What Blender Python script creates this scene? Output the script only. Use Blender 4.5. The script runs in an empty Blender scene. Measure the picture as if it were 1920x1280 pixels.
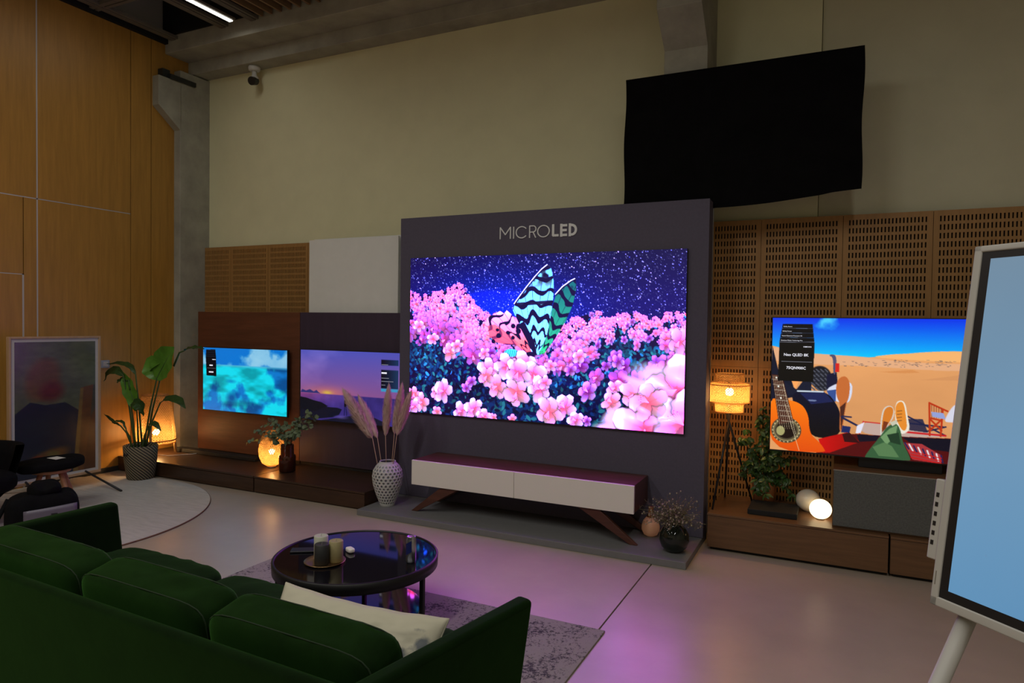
import bpy, bmesh, math, random
import numpy as np
from mathutils import Vector, Matrix, noise
random.seed(7); rng = np.random.default_rng(11)
scene = bpy.context.scene
C = scene.collection
R = math.radians

# ---------------------------------------------------------------- camera, world, lights
cam_d = bpy.data.cameras.new('camera'); cam = bpy.data.objects.new('camera', cam_d); C.objects.link(cam)
cam_d.sensor_width = 36.0; cam_d.lens = 1276.0 / 1920.0 * 36.0; cam_d.clip_start = 0.05
_p, _r, _y = R(1.452), R(.803), R(25.763)
_f = Vector((-math.sin(_y) * math.cos(_p), math.cos(_y) * math.cos(_p), -math.sin(_p)))
_r0 = Vector((math.cos(_y), math.sin(_y), 0)); _u0 = _r0.cross(_f)
_rt = _r0 * math.cos(_r) + _u0 * math.sin(_r); _up = _rt.cross(_f)
cam.matrix_world = Matrix(((_rt.x, _up.x, -_f.x, 0), (_rt.y, _up.y, -_f.y, 0), (_rt.z, _up.z, -_f.z, 1.6), (0, 0, 0, 1)))
scene.camera = cam
w = bpy.data.worlds.new('world'); scene.world = w; w.use_nodes = True
w.node_tree.nodes['Background'].inputs[0].default_value = (.55, .6, .65, 1)
w.node_tree.nodes['Background'].inputs[1].default_value = .012
scene.view_settings.view_transform = 'Standard'; scene.view_settings.look = 'None'
scene.view_settings.exposure = 0.0; scene.view_settings.gamma = 1.0; scene.view_settings.use_curve_mapping = False
def area(name, loc, size, size_y, power, col, rot=(0, 0, 0), spread=180):
    l = bpy.data.lights.new(name, 'AREA'); l.shape = 'RECTANGLE'; l.size = size; l.size_y = size_y
    l.energy = power; l.color = col; l.spread = R(spread)
    o = bpy.data.objects.new(name, l); C.objects.link(o); o.location = loc; o.rotation_euler = rot
    return o
WARM = (1.0, .97, .90)
# the hall's ceiling light strips (all run towards the back wall; only the first one is in the frame)
area('ceiling_strip_light', (-5.63, 3.85, 4.61), .05, 2.3, 4.5, WARM)
area('ceiling_strip_light', (-4.4, .3, 4.61), .06, 3.0, 58, WARM, spread=173)
area('ceiling_strip_light', (-2.0, .0, 4.61), .06, 3.6, 62, WARM, spread=173)
area('ceiling_strip_light', (.6, .0, 4.61), .06, 3.6, 44, WARM, spread=173)

# ---------------------------------------------------------------- materials
MATS = {}
def mat(name, col, rough=.6, metal=0.0, var=0.0, vscale=8.0, bump=0.0, bscale=60.0, sheen=0.0, sheen_col=None,
        trans=0.0, ior=1.45, emit=None, estr=0.0, stretch=(1, 1, 1), col2=None, coat=0.0, spec=.5, alpha=1.0, rvar=0.0):
    m = bpy.data.materials.new(name); m.use_nodes = True; MATS[name] = m
    nt = m.node_tree; N = nt.nodes; L = nt.links; b = N['Principled BSDF']
    b.inputs['Base Color'].default_value = (*col, 1); b.inputs['Roughness'].default_value = rough
    b.inputs['Metallic'].default_value = metal; b.inputs['Specular IOR Level'].default_value = spec
    b.inputs['Transmission Weight'].default_value = trans; b.inputs['IOR'].default_value = ior
    b.inputs['Sheen Weight'].default_value = sheen; b.inputs['Coat Weight'].default_value = coat
    if sheen_col: b.inputs['Sheen Tint'].default_value = (*sheen_col, 1)
    if emit: b.inputs['Emission Color'].default_value = (*emit, 1); b.inputs['Emission Strength'].default_value = estr
    if var > 0 or bump > 0 or col2:
        tc = N.new('ShaderNodeTexCoord'); mp = N.new('ShaderNodeMapping'); mp.inputs['Scale'].default_value = stretch
        L.new(tc.outputs['Object'], mp.inputs['Vector'])
        nz = N.new('ShaderNodeTexNoise'); nz.inputs['Scale'].default_value = vscale; nz.inputs['Detail'].default_value = 6
        nz.inputs['Roughness'].default_value = .6
        L.new(mp.outputs[0], nz.inputs['Vector'])
        mx = N.new('ShaderNodeMix'); mx.data_type = 'RGBA'
        c2 = col2 if col2 else tuple(c * (1 - var) for c in col)
        c1 = col if col2 else tuple(min(1, c * (1 + var * .6)) for c in col)
        mx.inputs[6].default_value = (*c1, 1); mx.inputs[7].default_value = (*c2, 1)
        rp = N.new('ShaderNodeMapRange'); rp.inputs['From Min'].default_value = .3; rp.inputs['From Max'].default_value = .7
        L.new(nz.outputs[0], rp.inputs['Value']); L.new(rp.outputs[0], mx.inputs[0]); L.new(mx.outputs[2], b.inputs['Base Color'])
        if rvar:
            rr = N.new('ShaderNodeMapRange'); rr.inputs['To Min'].default_value = rough - rvar; rr.inputs['To Max'].default_value = rough + rvar
            L.new(nz.outputs[0], rr.inputs['Value']); L.new(rr.outputs[0], b.inputs['Roughness'])
        if bump > 0:
            n2 = N.new('ShaderNodeTexNoise'); n2.inputs['Scale'].default_value = bscale; n2.inputs['Detail'].default_value = 4
            L.new(mp.outputs[0], n2.inputs['Vector'])
            bp = N.new('ShaderNodeBump'); bp.inputs['Strength'].default_value = bump; bp.inputs['Distance'].default_value = .01
            L.new(n2.outputs[0], bp.inputs['Height']); L.new(bp.outputs[0], b.inputs['Normal'])
    return m

mat('floor', (.43, .355, .28), .33, var=.10, vscale=2.5, bump=.03, bscale=90, rvar=.04, spec=1.0)
mat('joint_dark', (.03, .027, .025), .9)
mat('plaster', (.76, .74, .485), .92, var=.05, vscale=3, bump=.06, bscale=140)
mat('plaster_greyer', (.62, .60, .43), .92, var=.05, vscale=3, bump=.06, bscale=140)  # darker, slightly greyer plaster
mat('concrete', (.36, .35, .29), .85, var=.22, vscale=4, bump=.15, bscale=30)
mat('oak_wall', (.42, .215, .040), .42, var=.16, vscale=3, stretch=(1, 9, .7), bump=.03, bscale=40)
mat('oak_perf', (.36, .19, .06), .5, var=.14, vscale=3, stretch=(9, 1, .8))
mat('black_void', (.006, .006, .007), .9)
mat('slot_dark', (.012, .009, .007), .95)
mat('joint_grey', (.48, .46, .44), .6)
mat('grid_grey', (.16, .14, .115), .6, var=.1)
mat('slat_wood', (.26, .16, .085), .55, var=.15, stretch=(8, 1, 8))
mat('grey_wall', (.090, .080, .118), .75, var=.08, vscale=60, bump=.1, bscale=300)  # purple tint in the base colour stands in for spill from the screen
mat('grey_podium', (.165, .165, .165), .55, var=.06, vscale=20)
mat('letter_white', (.62, .62, .60), .5, emit=(.8, .8, .75), estr=.05)
mat('walnut', (.085, .030, .018), .36, var=.35, vscale=3, stretch=(1, 12, 12), coat=.1)
mat('bench_brown', (.052, .026, .014), .33, var=.3, vscale=3, stretch=(1, 12, 12))
mat('cab_brown', (.15, .075, .034), .38, var=.22, vscale=3, stretch=(1, 14, 14))
mat('panel_red', (.135, .046, .022), .5, var=.22, vscale=3, stretch=(1, 8, 10))
mat('panel_purple', (.044, .029, .056), .6, var=.12, vscale=3, stretch=(8, 8, .6))
mat('board_white', (.74, .75, .72), .6, var=.03)
mat('white_lacquer', (.80, .77, .70), .32, var=.01)
mat('black_plastic', (.012, .012, .014), .35, var=.1)
mat('black_matte', (.010, .010, .011), .75, var=.2, vscale=20)
mat('black_cloth', (.0045, .0045, .005), 1.0, var=.3, vscale=6, bump=.2, bscale=20, spec=.1)
mat('steel_dark', (.05, .055, .055), .45, metal=.6, var=.15)
mat('alu', (.45, .44, .42), .3, metal=.9, var=.05)
mat('white_plastic', (.62, .62, .60), .4, var=.02)
mat('grey_fabric', (.12, .125, .12), .95, var=.25, vscale=90, bump=.3, bscale=400)
mat('velvet', (.0022, .0082, .0010), .9, var=.5, vscale=7, sheen=.13, sheen_col=(.22, .75, .12), bump=.08, bscale=25, spec=.08)
mat('velvet_cushion_lit', (.0034, .0125, .0015), .9, var=.5, vscale=7, sheen=.18, sheen_col=(.22, .75, .12), bump=.08, bscale=25, spec=.08)  # lighter copy of velvet; raised base colour imitates light on the cushion backs
mat('velvet_pipe', (.0035, .012, .0016), .85, sheen=.12, sheen_col=(.3, .8, .2))
mat('rug_round', (.50, .47, .43), .97, var=.14, vscale=5, stretch=(1.2, 7, 1), bump=.4, bscale=50)
mat('rug_edge', (.16, .09, .05), .9)
mat('glass_black', (.004, .004, .006), .045, spec=.9, var=.02)
mat('table_metal', (.012, .012, .012), .45, metal=.3, var=.1)
mat('brass', (.35, .22, .10), .3, metal=.9, var=.05)
mat('candle_white', (.46, .46, .36), .55, var=.06, vscale=30)
mat('candle_beige', (.32, .27, .13), .55, var=.06, vscale=30)
mat('candle_black', (.03, .03, .028), .55, var=.1, vscale=30)
mat('wick', (.3, .28, .22), .8)
mat('vase_white', (.50, .50, .48), .55, var=.03)
mat('pampas', (.74, .54, .47), .95, var=.18, vscale=20)
mat('pampas_stem', (.50, .36, .22), .7)
mat('bamboo', (.62, .40, .17), .5, var=.15, vscale=20, stretch=(1, 1, .2))
mat('leaf', (.085, .23, .022), .38, var=.3, vscale=8, spec=.5)
mat('leaf_dark', (.022, .06, .012), .42, var=.35, vscale=8)
mat('leaf_euca', (.14, .19, .10), .55, var=.25, vscale=20)
mat('leaf_ficus', (.035, .085, .018), .4, var=.4, vscale=20)
mat('stem_green', (.05, .10, .025), .5, var=.2)
mat('stem_brown', (.10, .06, .03), .7, var=.2)
mat('dried', (.15, .13, .07), .85, var=.3, vscale=30)
mat('dried_white', (.34, .30, .20), .85)
mat('soil', (.02, .014, .009), .95, var=.3, vscale=40)
mat('amber_glass', (.18, .05, .02), .08, trans=.75, ior=1.45)
mat('smoke_glass', (.10, .13, .10), .04, trans=.9, ior=1.45)
mat('opal_glass', (.62, .58, .50), .15, var=.02)
mat('peach_ceramic_glow', (.62, .36, .22), .35, var=.06, emit=(1, .42, .2), estr=.06)  # weak emission added as a pinkish glow; the vase is no lamp
mat('wood_knob', (.30, .11, .04), .5, var=.2)
mat('stool_wood', (.40, .18, .09), .5, var=.15, vscale=4, stretch=(6, 6, 1))
mat('bag_black', (.004, .004, .005), .85, var=.3, vscale=15, bump=.3, bscale=40, spec=.12)
mat('bag_lilac', (.12, .105, .145), .4, var=.05)
mat('light_oak', (.46, .30, .17), .5, var=.12, vscale=5, stretch=(4, 4, 1))
mat('display_frame', (.40, .385, .35), .5, var=.02)
mat('can_silver', (.45, .46, .5), .25, metal=.9)
mat('can_blue', (.02, .03, .16), .3, metal=.3)
mat('ball_glow', (.9, .7, .45), .5, emit=(1.0, .76, .42), estr=2.6)
mat('bulb', (1, .8, .5), .5, emit=(1.0, .66, .27), estr=30)
mat('tube_light', (1, 1, 1), .5, emit=(1.0, .97, .86), estr=5.5)
mat('ball_off', (.62, .60, .54), .25, var=.02)
mat('socket_grey', (.30, .31, .36), .4)

def rattan_mat(name, col, tr):
    m = bpy.data.materials.new(name); m.use_nodes = True; MATS[name] = m
    N = m.node_tree.nodes; L = m.node_tree.links; N.remove(N['Principled BSDF']); out = N['Material Output']
    tc = N.new('ShaderNodeTexCoord'); nz = N.new('ShaderNodeTexNoise'); nz.inputs['Scale'].default_value = 25
    L.new(tc.outputs['Object'], nz.inputs[0])
    mx = N.new('ShaderNodeMix'); mx.data_type = 'RGBA'; mx.inputs[6].default_value = (*col, 1)
    mx.inputs[7].default_value = (*[c * .65 for c in col], 1); L.new(nz.outputs[0], mx.inputs[0])
    d = N.new('ShaderNodeBsdfDiffuse'); t = N.new('ShaderNodeBsdfTranslucent'); s = N.new('ShaderNodeMixShader'); s.inputs[0].default_value = tr
    L.new(mx.outputs[2], d.inputs[0]); L.new(mx.outputs[2], t.inputs[0]); L.new(d.outputs[0], s.inputs[1]); L.new(t.outputs[0], s.inputs[2])
    L.new(s.outputs[0], out.inputs[0])
rattan_mat('rattan', (.80, .50, .20), .6)
rattan_mat('rattan_dark', (.48, .24, .08), .4)

# patterned rug: worn dark speckles in a dyed pile
def speckle_rug():
    m = mat('rug_speckle', (.23, .20, .20), .97)
    N = m.node_tree.nodes; L = m.node_tree.links; b = N['Principled BSDF']
    tc = N.new('ShaderNodeTexCoord')
    n1 = N.new('ShaderNodeTexNoise'); n1.inputs['Scale'].default_value = 60; n1.inputs['Detail'].default_value = 5; n1.inputs['Roughness'].default_value = .75
    n2 = N.new('ShaderNodeTexNoise'); n2.inputs['Scale'].default_value = 4.5; n2.inputs['Detail'].default_value = 4
    for n in (n1, n2): L.new(tc.outputs['Object'], n.inputs[0])
    a = N.new('ShaderNodeMath'); a.operation = 'MULTIPLY_ADD'; a.inputs[1].default_value = .55; L.new(n2.outputs[0], a.inputs[0]); L.new(n1.outputs[0], a.inputs[2])
    rp = N.new('ShaderNodeMapRange'); rp.inputs['From Min'].default_value = .80; rp.inputs['From Max'].default_value = .90; L.new(a.outputs[0], rp.inputs[0])
    mx = N.new('ShaderNodeMix'); mx.data_type = 'RGBA'; mx.inputs[6].default_value = (.29, .255, .25, 1); mx.inputs[7].default_value = (.05, .042, .055, 1)
    L.new(rp.outputs[0], mx.inputs[0]); L.new(mx.outputs[2], b.inputs['Base Color'])
    bp = N.new('ShaderNodeBump'); bp.inputs['Strength'].default_value = .4; bp.inputs['Distance'].default_value = .01
    L.new(n1.outputs[0], bp.inputs['Height']); L.new(bp.outputs[0], b.inputs['Normal'])
speckle_rug()
def pillow_mat():      # cream cotton with grey brushed dye patches
    m = mat('pillow_cloth', (.46, .43, .32), .9)
    N = m.node_tree.nodes; L = m.node_tree.links; b = N['Principled BSDF']
    at = N.new('ShaderNodeAttribute'); at.attribute_name = 'dye'
    tc = N.new('ShaderNodeTexCoord'); n1 = N.new('ShaderNodeTexNoise'); n1.inputs['Scale'].default_value = 22; n1.inputs['Detail'].default_value = 5
    L.new(tc.outputs['Object'], n1.inputs[0])
    a = N.new('ShaderNodeMath'); a.operation = 'MULTIPLY_ADD'; a.inputs[1].default_value = .9; L.new(n1.outputs[0], a.inputs[0]); L.new(at.outputs['Fac'], a.inputs[2])
    rp = N.new('ShaderNodeMapRange'); rp.inputs['From Min'].default_value = .82; rp.inputs['From Max'].default_value = 1.05; L.new(a.outputs[0], rp.inputs[0])
    mx = N.new('ShaderNodeMix'); mx.data_type = 'RGBA'; mx.inputs[6].default_value = (.46, .43, .32, 1); mx.inputs[7].default_value = (.12, .13, .135, 1)
    L.new(rp.outputs[0], mx.inputs[0]); L.new(mx.outputs[2], b.inputs['Base Color'])
    bp = N.new('ShaderNodeBump'); bp.inputs['Strength'].default_value = .15; bp.inputs['Distance'].default_value = .01
    n3 = N.new('ShaderNodeTexNoise'); n3.inputs['Scale'].default_value = 9; L.new(tc.outputs['Object'], n3.inputs[0])
    L.new(n3.outputs[0], bp.inputs['Height']); L.new(bp.outputs[0], b.inputs['Normal'])
pillow_mat()
def pot_mat():         # woven basket pot: diagonal pale strands on dark
    m = mat('pot_weave', (.16, .13, .08), .7)
    N = m.node_tree.nodes; L = m.node_tree.links; b = N['Principled BSDF']
    tc = N.new('ShaderNodeTexCoord'); sp = N.new('ShaderNodeSeparateXYZ'); L.new(tc.outputs['Object'], sp.inputs[0])
    at = N.new('ShaderNodeMath'); at.operation = 'ARCTAN2'; L.new(sp.outputs[1], at.inputs[0]); L.new(sp.outputs[0], at.inputs[1])
    m1 = N.new('ShaderNodeMath'); m1.operation = 'MULTIPLY'; m1.inputs[1].default_value = 26; L.new(at.outputs[0], m1.inputs[0])
    m2 = N.new('ShaderNodeMath'); m2.operation = 'MULTIPLY_ADD'; m2.inputs[1].default_value = 210; L.new(sp.outputs[2], m2.inputs[0]); L.new(m1.outputs[0], m2.inputs[2])
    s = N.new('ShaderNodeMath'); s.operation = 'SINE'; L.new(m2.outputs[0], s.inputs[0])
    mx = N.new('ShaderNodeMix'); mx.data_type = 'RGBA'; mx.inputs[6].default_value = (.05, .04, .03, 1); mx.inputs[7].default_value = (.30, .25, .15, 1)
    rp = N.new('ShaderNodeMapRange'); rp.inputs['From Min'].default_value = -.2; rp.inputs['From Max'].default_value = .8; L.new(s.outputs[0], rp.inputs[0])
    L.new(rp.outputs[0], mx.inputs[0]); L.new(mx.outputs[2], b.inputs['Base Color'])
    bp = N.new('ShaderNodeBump'); bp.inputs['Strength'].default_value = .6; bp.inputs['Distance'].default_value = .006
    L.new(s.outputs[0], bp.inputs['Height']); L.new(bp.outputs[0], b.inputs['Normal'])
pot_mat()
def screen_mat(name, strength):
    m = bpy.data.materials.new(name); m.use_nodes = True; MATS[name] = m
    N = m.node_tree.nodes; L = m.node_tree.links; b = N['Principled BSDF']
    b.inputs['Base Color'].default_value = (.01, .01, .012, 1); b.inputs['Roughness'].default_value = .25
    at = N.new('ShaderNodeAttribute'); at.attribute_name = 'pic'
    L.new(at.outputs['Color'], b.inputs['Emission Color']); b.inputs['Emission Strength'].default_value = strength
screen_mat('screen_main', 1.0); screen_mat('screen_left', .8); screen_mat('screen_dusk', .75); screen_mat('screen_right', 1.1); screen_mat('screen_blank', .8)
screen_mat('canvas_print', .10)
mat('ui_black', (.006, .006, .012), .4)
mat('ui_text', (.7, .7, .75), .5, emit=(.85, .88, 1), estr=.75)
mat('ui_text_dim', (.3, .3, .35), .5, emit=(.6, .65, .8), estr=.35)

# ---------------------------------------------------------------- builders
def props(o, label=None, cat=None, group=None, kind=None):
    if label: o['label'] = label
    if cat: o['category'] = cat
    if group: o['group'] = group
    if kind: o['kind'] = kind
    return o
def thing(name, label, cat, loc, group=None, kind=None):
    o = bpy.data.objects.new(name, None); C.objects.link(o); o.location = loc; o.empty_display_size = .1
    return props(o, label, cat, group, kind)
def wloc(o):
    v = Vector((0, 0, 0))
    while o: v += o.location; o = o.parent
    return v
class MB:
    def __init__(s): s.v = []; s.f = []
    def add(s, vs, fs):
        n = len(s.v); s.v += [tuple(v) for v in vs]; s.f += [tuple(i + n for i in f) for f in fs]; return s
    def box(s, x0, x1, y0, y1, z0, z1):
        return s.add([(x0, y0, z0), (x1, y0, z0), (x1, y1, z0), (x0, y1, z0), (x0, y0, z1), (x1, y0, z1), (x1, y1, z1), (x0, y1, z1)],
                     [(0, 3, 2, 1), (4, 5, 6, 7), (0, 1, 5, 4), (1, 2, 6, 5), (2, 3, 7, 6), (3, 0, 4, 7)])
    def obox(s, c, hx, hy, hz):   # centre and three half vectors
        c = Vector(c); hx, hy, hz = Vector(hx), Vector(hy), Vector(hz); P = []
        for z in (-1, 1):
            for x, y in ((-1, -1), (1, -1), (1, 1), (-1, 1)): P.append(c + hx * x + hy * y + hz * z)
        return s.add(P, [(0, 3, 2, 1), (4, 5, 6, 7), (0, 1, 5, 4), (1, 2, 6, 5), (2, 3, 7, 6), (3, 0, 4, 7)])
    def prism(s, poly, axis, a0, a1):  # poly of 2D points extruded along axis ('x','y','z')
        def P(p, a): return {'x': (a, p[0], p[1]), 'y': (p[0], a, p[1]), 'z': (p[0], p[1], a)}[axis]
        n = len(poly)
        return s.add([P(p, a0) for p in poly] + [P(p, a1) for p in poly],
                     [tuple(range(n))[::-1], tuple(range(n, 2 * n))] + [(i, (i + 1) % n, n + (i + 1) % n, n + i) for i in range(n)])
    def lathe(s, prof, c, n=32, cap=True):
        vs = []; fs = []
        for r, z in prof:
            for k in range(n):
                a = 2 * math.pi * k / n; vs.append((c[0] + r * math.cos(a), c[1] + r * math.sin(a), c[2] + z))
        for i in range(len(prof) - 1):
            for k in range(n):
                k2 = (k + 1) % n; fs.append((i * n + k, i * n + k2, (i + 1) * n + k2, (i + 1) * n + k))
        if cap:
            if prof[0][0] > 1e-4: fs.append(tuple(range(n))[::-1])
            if prof[-1][0] > 1e-4: fs.append(tuple(range((len(prof) - 1) * n, len(prof) * n)))
        return s.add(vs, fs)
    def tube(s, pts, r, n=8):
        pts = [Vector(p) for p in pts]; rs = r if isinstance(r, (list, tuple)) else [r] * len(pts); vs = []; fs = []
        prev = None
        for i, p in enumerate(pts):
            d = (pts[min(i + 1, len(pts) - 1)] - pts[max(i - 1, 0)]).normalized()
            if prev is None:
                prev = d.orthogonal().normalized()
            prev = (prev - d * prev.dot(d)).normalized(); q = d.cross(prev)
            for k in range(n):
                a = 2 * math.pi * k / n; vs.append(p + (prev * math.cos(a) + q * math.sin(a)) * rs[i])
        for i in range(len(pts) - 1):
            for k in range(n):
                k2 = (k + 1) % n; fs.append((i * n + k, i * n + k2, (i + 1) * n + k2, (i + 1) * n + k))
        fs.append(tuple(range(n))[::-1]); fs.append(tuple(range((len(pts) - 1) * n, len(pts) * n)))
        return s.add(vs, fs)
    def build(s, name, m, parent=None, smooth=False, bevel=0, seg=2, origin=None, kind=None, label=None, subsurf=0):
        off = wloc(parent) if parent else Vector((0, 0, 0))
        o0 = Vector(origin) - off if origin is not None else Vector((0, 0, 0))
        me = bpy.data.meshes.new(name); t = off + o0
        me.from_pydata([(v[0] - t.x, v[1] - t.y, v[2] - t.z) for v in s.v], [], s.f); me.update()
        me.materials.append(MATS[m])
        if smooth:
            me.polygons.foreach_set('use_smooth', [True] * len(me.polygons))
        o = bpy.data.objects.new(name, me); C.objects.link(o); o.location = o0
        if parent: o.parent = parent
        if bevel:
            md = o.modifiers.new('bevel', 'BEVEL'); md.width = bevel; md.segments = seg; md.limit_method = 'ANGLE'
            wn = o.modifiers.new('wn', 'WEIGHTED_NORMAL'); me.polygons.foreach_set('use_smooth', [True] * len(me.polygons))
        if subsurf:
            md = o.modifiers.new('sub', 'SUBSURF'); md.levels = subsurf; md.render_levels = subsurf
        if kind: o['kind'] = kind
        if label: o['label'] = label
        return o
def struct(o): o['kind'] = 'structure'; return o
def box(name, m, b, parent=None, bevel=0, **k): return MB().box(*b).build(name, m, parent, bevel=bevel, **k)
def puff(c, s, e=.35, ax=(1, 0, 0), ay=(0, 1, 0), az=(0, 0, 1), n=14, sag=0, wr=0):
    """rounded cushion: superellipsoid with half sizes s in the axes ax, ay, az"""
    ax, ay, az = Vector(ax), Vector(ay), Vector(az); c = Vector(c); bm = bmesh.new()
    bmesh.ops.create_cube(bm, size=2); bmesh.ops.subdivide_edges(bm, edges=bm.edges[:], cuts=n, use_grid_fill=True)
    vs = []
    pw = 2 / e
    for v in bm.verts:
        p = v.co
        l = (abs(p.x) ** pw + abs(p.y) ** pw + abs(p.z) ** pw) ** (1 / pw)
        q = p / l
        d = wr * noise.noise(Vector((q.x * s[0], q.y * s[1], q.z * s[2])) * 14) if wr else 0
        x, y, z = q.x * s[0], q.y * s[1], q.z * s[2] * (1 + sag * (1 - q.x ** 2) * (1 - q.y ** 2))
        vs.append(c + ax * x + ay * y + az * (z + d))
    fs = [[v.index for v in f.verts] for f in bm.faces]; bm.free()
    return vs, fs

# ---- picture painter: arrays that become per-vertex colours of a fine grid
class Pic:
    def __init__(s, W, H, asp): s.W, s.H, s.asp = W, H, asp; s.a = np.zeros((H, W, 3)); s.yy, s.xx = np.mgrid[0:H, 0:W]; s.U = (s.xx + .5) / W; s.V = (s.yy + .5) / H
    def win(s, u0, v0, u1, v1):
        x0, x1 = max(0, int(u0 * s.W) - 2), min(s.W, int(u1 * s.W) + 3); y0, y1 = max(0, int(v0 * s.H) - 2), min(s.H, int(v1 * s.H) + 3)
        return (slice(y0, y1), slice(x0, x1)) if x1 > x0 and y1 > y0 else None
    def mix(s, w, m, col):
        col = np.asarray(col, float); m = m[..., None]; s.a[w] = s.a[w] * (1 - m) + col * m
    def ell(s, u, v, ru, rv, col, ang=0, soft=.15, al=1.0):
        r = max(ru, rv) * 1.1; w = s.win(u - r / 1, v - r * s.asp, u + r, v + r * s.asp)
        if not w: return
        dx = (s.U[w] - u) * s.asp; dy = s.V[w] - v; c, n = math.cos(ang), math.sin(ang)
        x = (dx * c + dy * n) / (ru * s.asp); y = (-dx * n + dy * c) / (rv)
        d = np.sqrt(x * x + y * y); s.mix(w, np.clip((1 - d) / soft, 0, 1) * al, col)
    def poly(s, pts, col, al=1.0, col2=None, dirv=None):
        P = np.array(pts, float); w = s.win(P[:, 0].min(), P[:, 1].min(), P[:, 0].max(), P[:, 1].max())
        if not w: return None
        acc = 0
        for ox, oy in ((-.25, -.25), (.25, -.25), (-.25, .25), (.25, .25)):
            X = s.U[w] + ox / s.W; Y = s.V[w] + oy / s.H; ins = np.zeros(X.shape, bool); j = len(P) - 1
            for i in range(len(P)):
                xi, yi = P[i]; xj, yj = P[j]
                if yi != yj:
                    ins ^= ((yi > Y) != (yj > Y)) & (X < (xj - xi) * (Y - yi) / (yj - yi) + xi)
                j = i
            acc = acc + ins * .25
        if col is not None:
            if col2 is not None:
                t = s.V[w] if dirv is None else (s.U[w] * dirv[0] + s.V[w] * dirv[1]); t = np.clip((t - t.min()) / (t.max() - t.min() + 1e-9), 0, 1)[..., None]
                cc = np.asarray(col) * (1 - t) + np.asarray(col2) * t
                m = (acc * al)[..., None]; s.a[w] = s.a[w] * (1 - m) + cc * m
            else: s.mix(w, acc * al, col)
        return w, acc
    def line(s, p, q, wd, col, al=1.0):
        w = s.win(min(p[0], q[0]) - wd, min(p[1], q[1]) - wd * s.asp, max(p[0], q[0]) + wd, max(p[1], q[1]) + wd * s.asp)
        if not w: return
        X = s.U[w] * s.asp; Y = s.V[w]; ax, ay = p[0] * s.asp, p[1]; bx, by = q[0] * s.asp - ax, q[1] - ay
        t = np.clip(((X - ax) * bx + (Y - ay) * by) / (bx * bx + by * by + 1e-12), 0, 1)
        d = np.hypot(X - ax - t * bx, Y - ay - t * by); px = 1.0 / s.H
        s.mix(w, np.clip((wd * .5 - d) / px + .5, 0, 1) * al, col)
    def noise(s, sc, seed, oct=4, sx=1.0):
        r = np.random.default_rng(seed); out = np.zeros((s.H, s.W)); amp = 1; tot = 0
        for o in range(oct):
            nx = max(2, int(sc * sx * 2 ** o) + 2); ny = max(2, int(sc * 2 ** o / s.asp) + 2); g = r.random((ny + 1, nx + 1))
            x = s.U * (nx - 1); y = s.V * (ny - 1); xi = x.astype(int); yi = y.astype(int); fx = x - xi; fy = y - yi
            fx = fx * fx * (3 - 2 * fx); fy = fy * fy * (3 - 2 * fy)
            out += amp * ((g[yi, xi] * (1 - fx) + g[yi, xi + 1] * fx) * (1 - fy) + (g[yi + 1, xi] * (1 - fx) + g[yi + 1, xi + 1] * fx) * fy); tot += amp; amp *= .5
        return out / tot
def screen_grid(name, pic, origin, ux, uy, m, parent, label=None, glow=0):
    """grid of W x H vertices; origin = top left, ux/uy = full width and height vectors (world)"""
    W, H = pic.W, pic.H; o = Vector(origin) - wloc(parent); ux, uy = np.array(ux), np.array(uy)
    g = np.array(o)[None, None] + (pic.xx / (W - 1))[..., None] * ux + (pic.yy / (H - 1))[..., None] * uy
    me = bpy.data.meshes.new(name); n = (W - 1) * (H - 1)
    me.vertices.add(W * H); me.vertices.foreach_set('co', g.reshape(-1).astype(np.float32))
    i = (np.arange(H - 1)[:, None] * W + np.arange(W - 1)[None]).reshape(-1)
    f = np.stack([i, i + W, i + W + 1, i + 1], 1).reshape(-1)
    me.loops.add(4 * n); me.loops.foreach_set('vertex_index', f.astype(np.int32))
    me.polygons.add(n); me.polygons.foreach_set('loop_start', (np.arange(n) * 4).astype(np.int32)); me.polygons.foreach_set('loop_total', np.full(n, 4, np.int32))
    me.update(calc_edges=True)
    at = me.color_attributes.new('pic', 'FLOAT_COLOR', 'POINT')
    a = np.clip(pic.a, 0, 1.3); a = a ** 2.2 * (1 + glow * np.array([.8, .45, 1.3]) * np.clip((a - np.array([.82, .85, .72])) / .18, 0, 1) ** 2); a = np.concatenate([a, np.ones((H, W, 1))], 2)
    at.data.foreach_set('color', a.reshape(-1).astype(np.float32))
    me.materials.append(MATS[m]); ob = bpy.data.objects.new(name, me); C.objects.link(ob); ob.parent = parent
    if label: ob['label'] = label
    return ob
# ---------------------------------------------------------------- the room
CREAM_Y, PERF_Y, WOOD_X, CEIL = 5.71, 5.65, -6.85, 4.70
fl = struct(box('floor', 'joint_dark', (-7.3, 3.2, -3.2, 6.0, -.12, -.012)))
for x0, x1 in ((-7.3, -1.114), (-1.106, 3.2)):
    box('floor_slab', 'floor', (x0, x1, -3.2, 6.0, -.02, 0), fl, bevel=.002)
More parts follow.
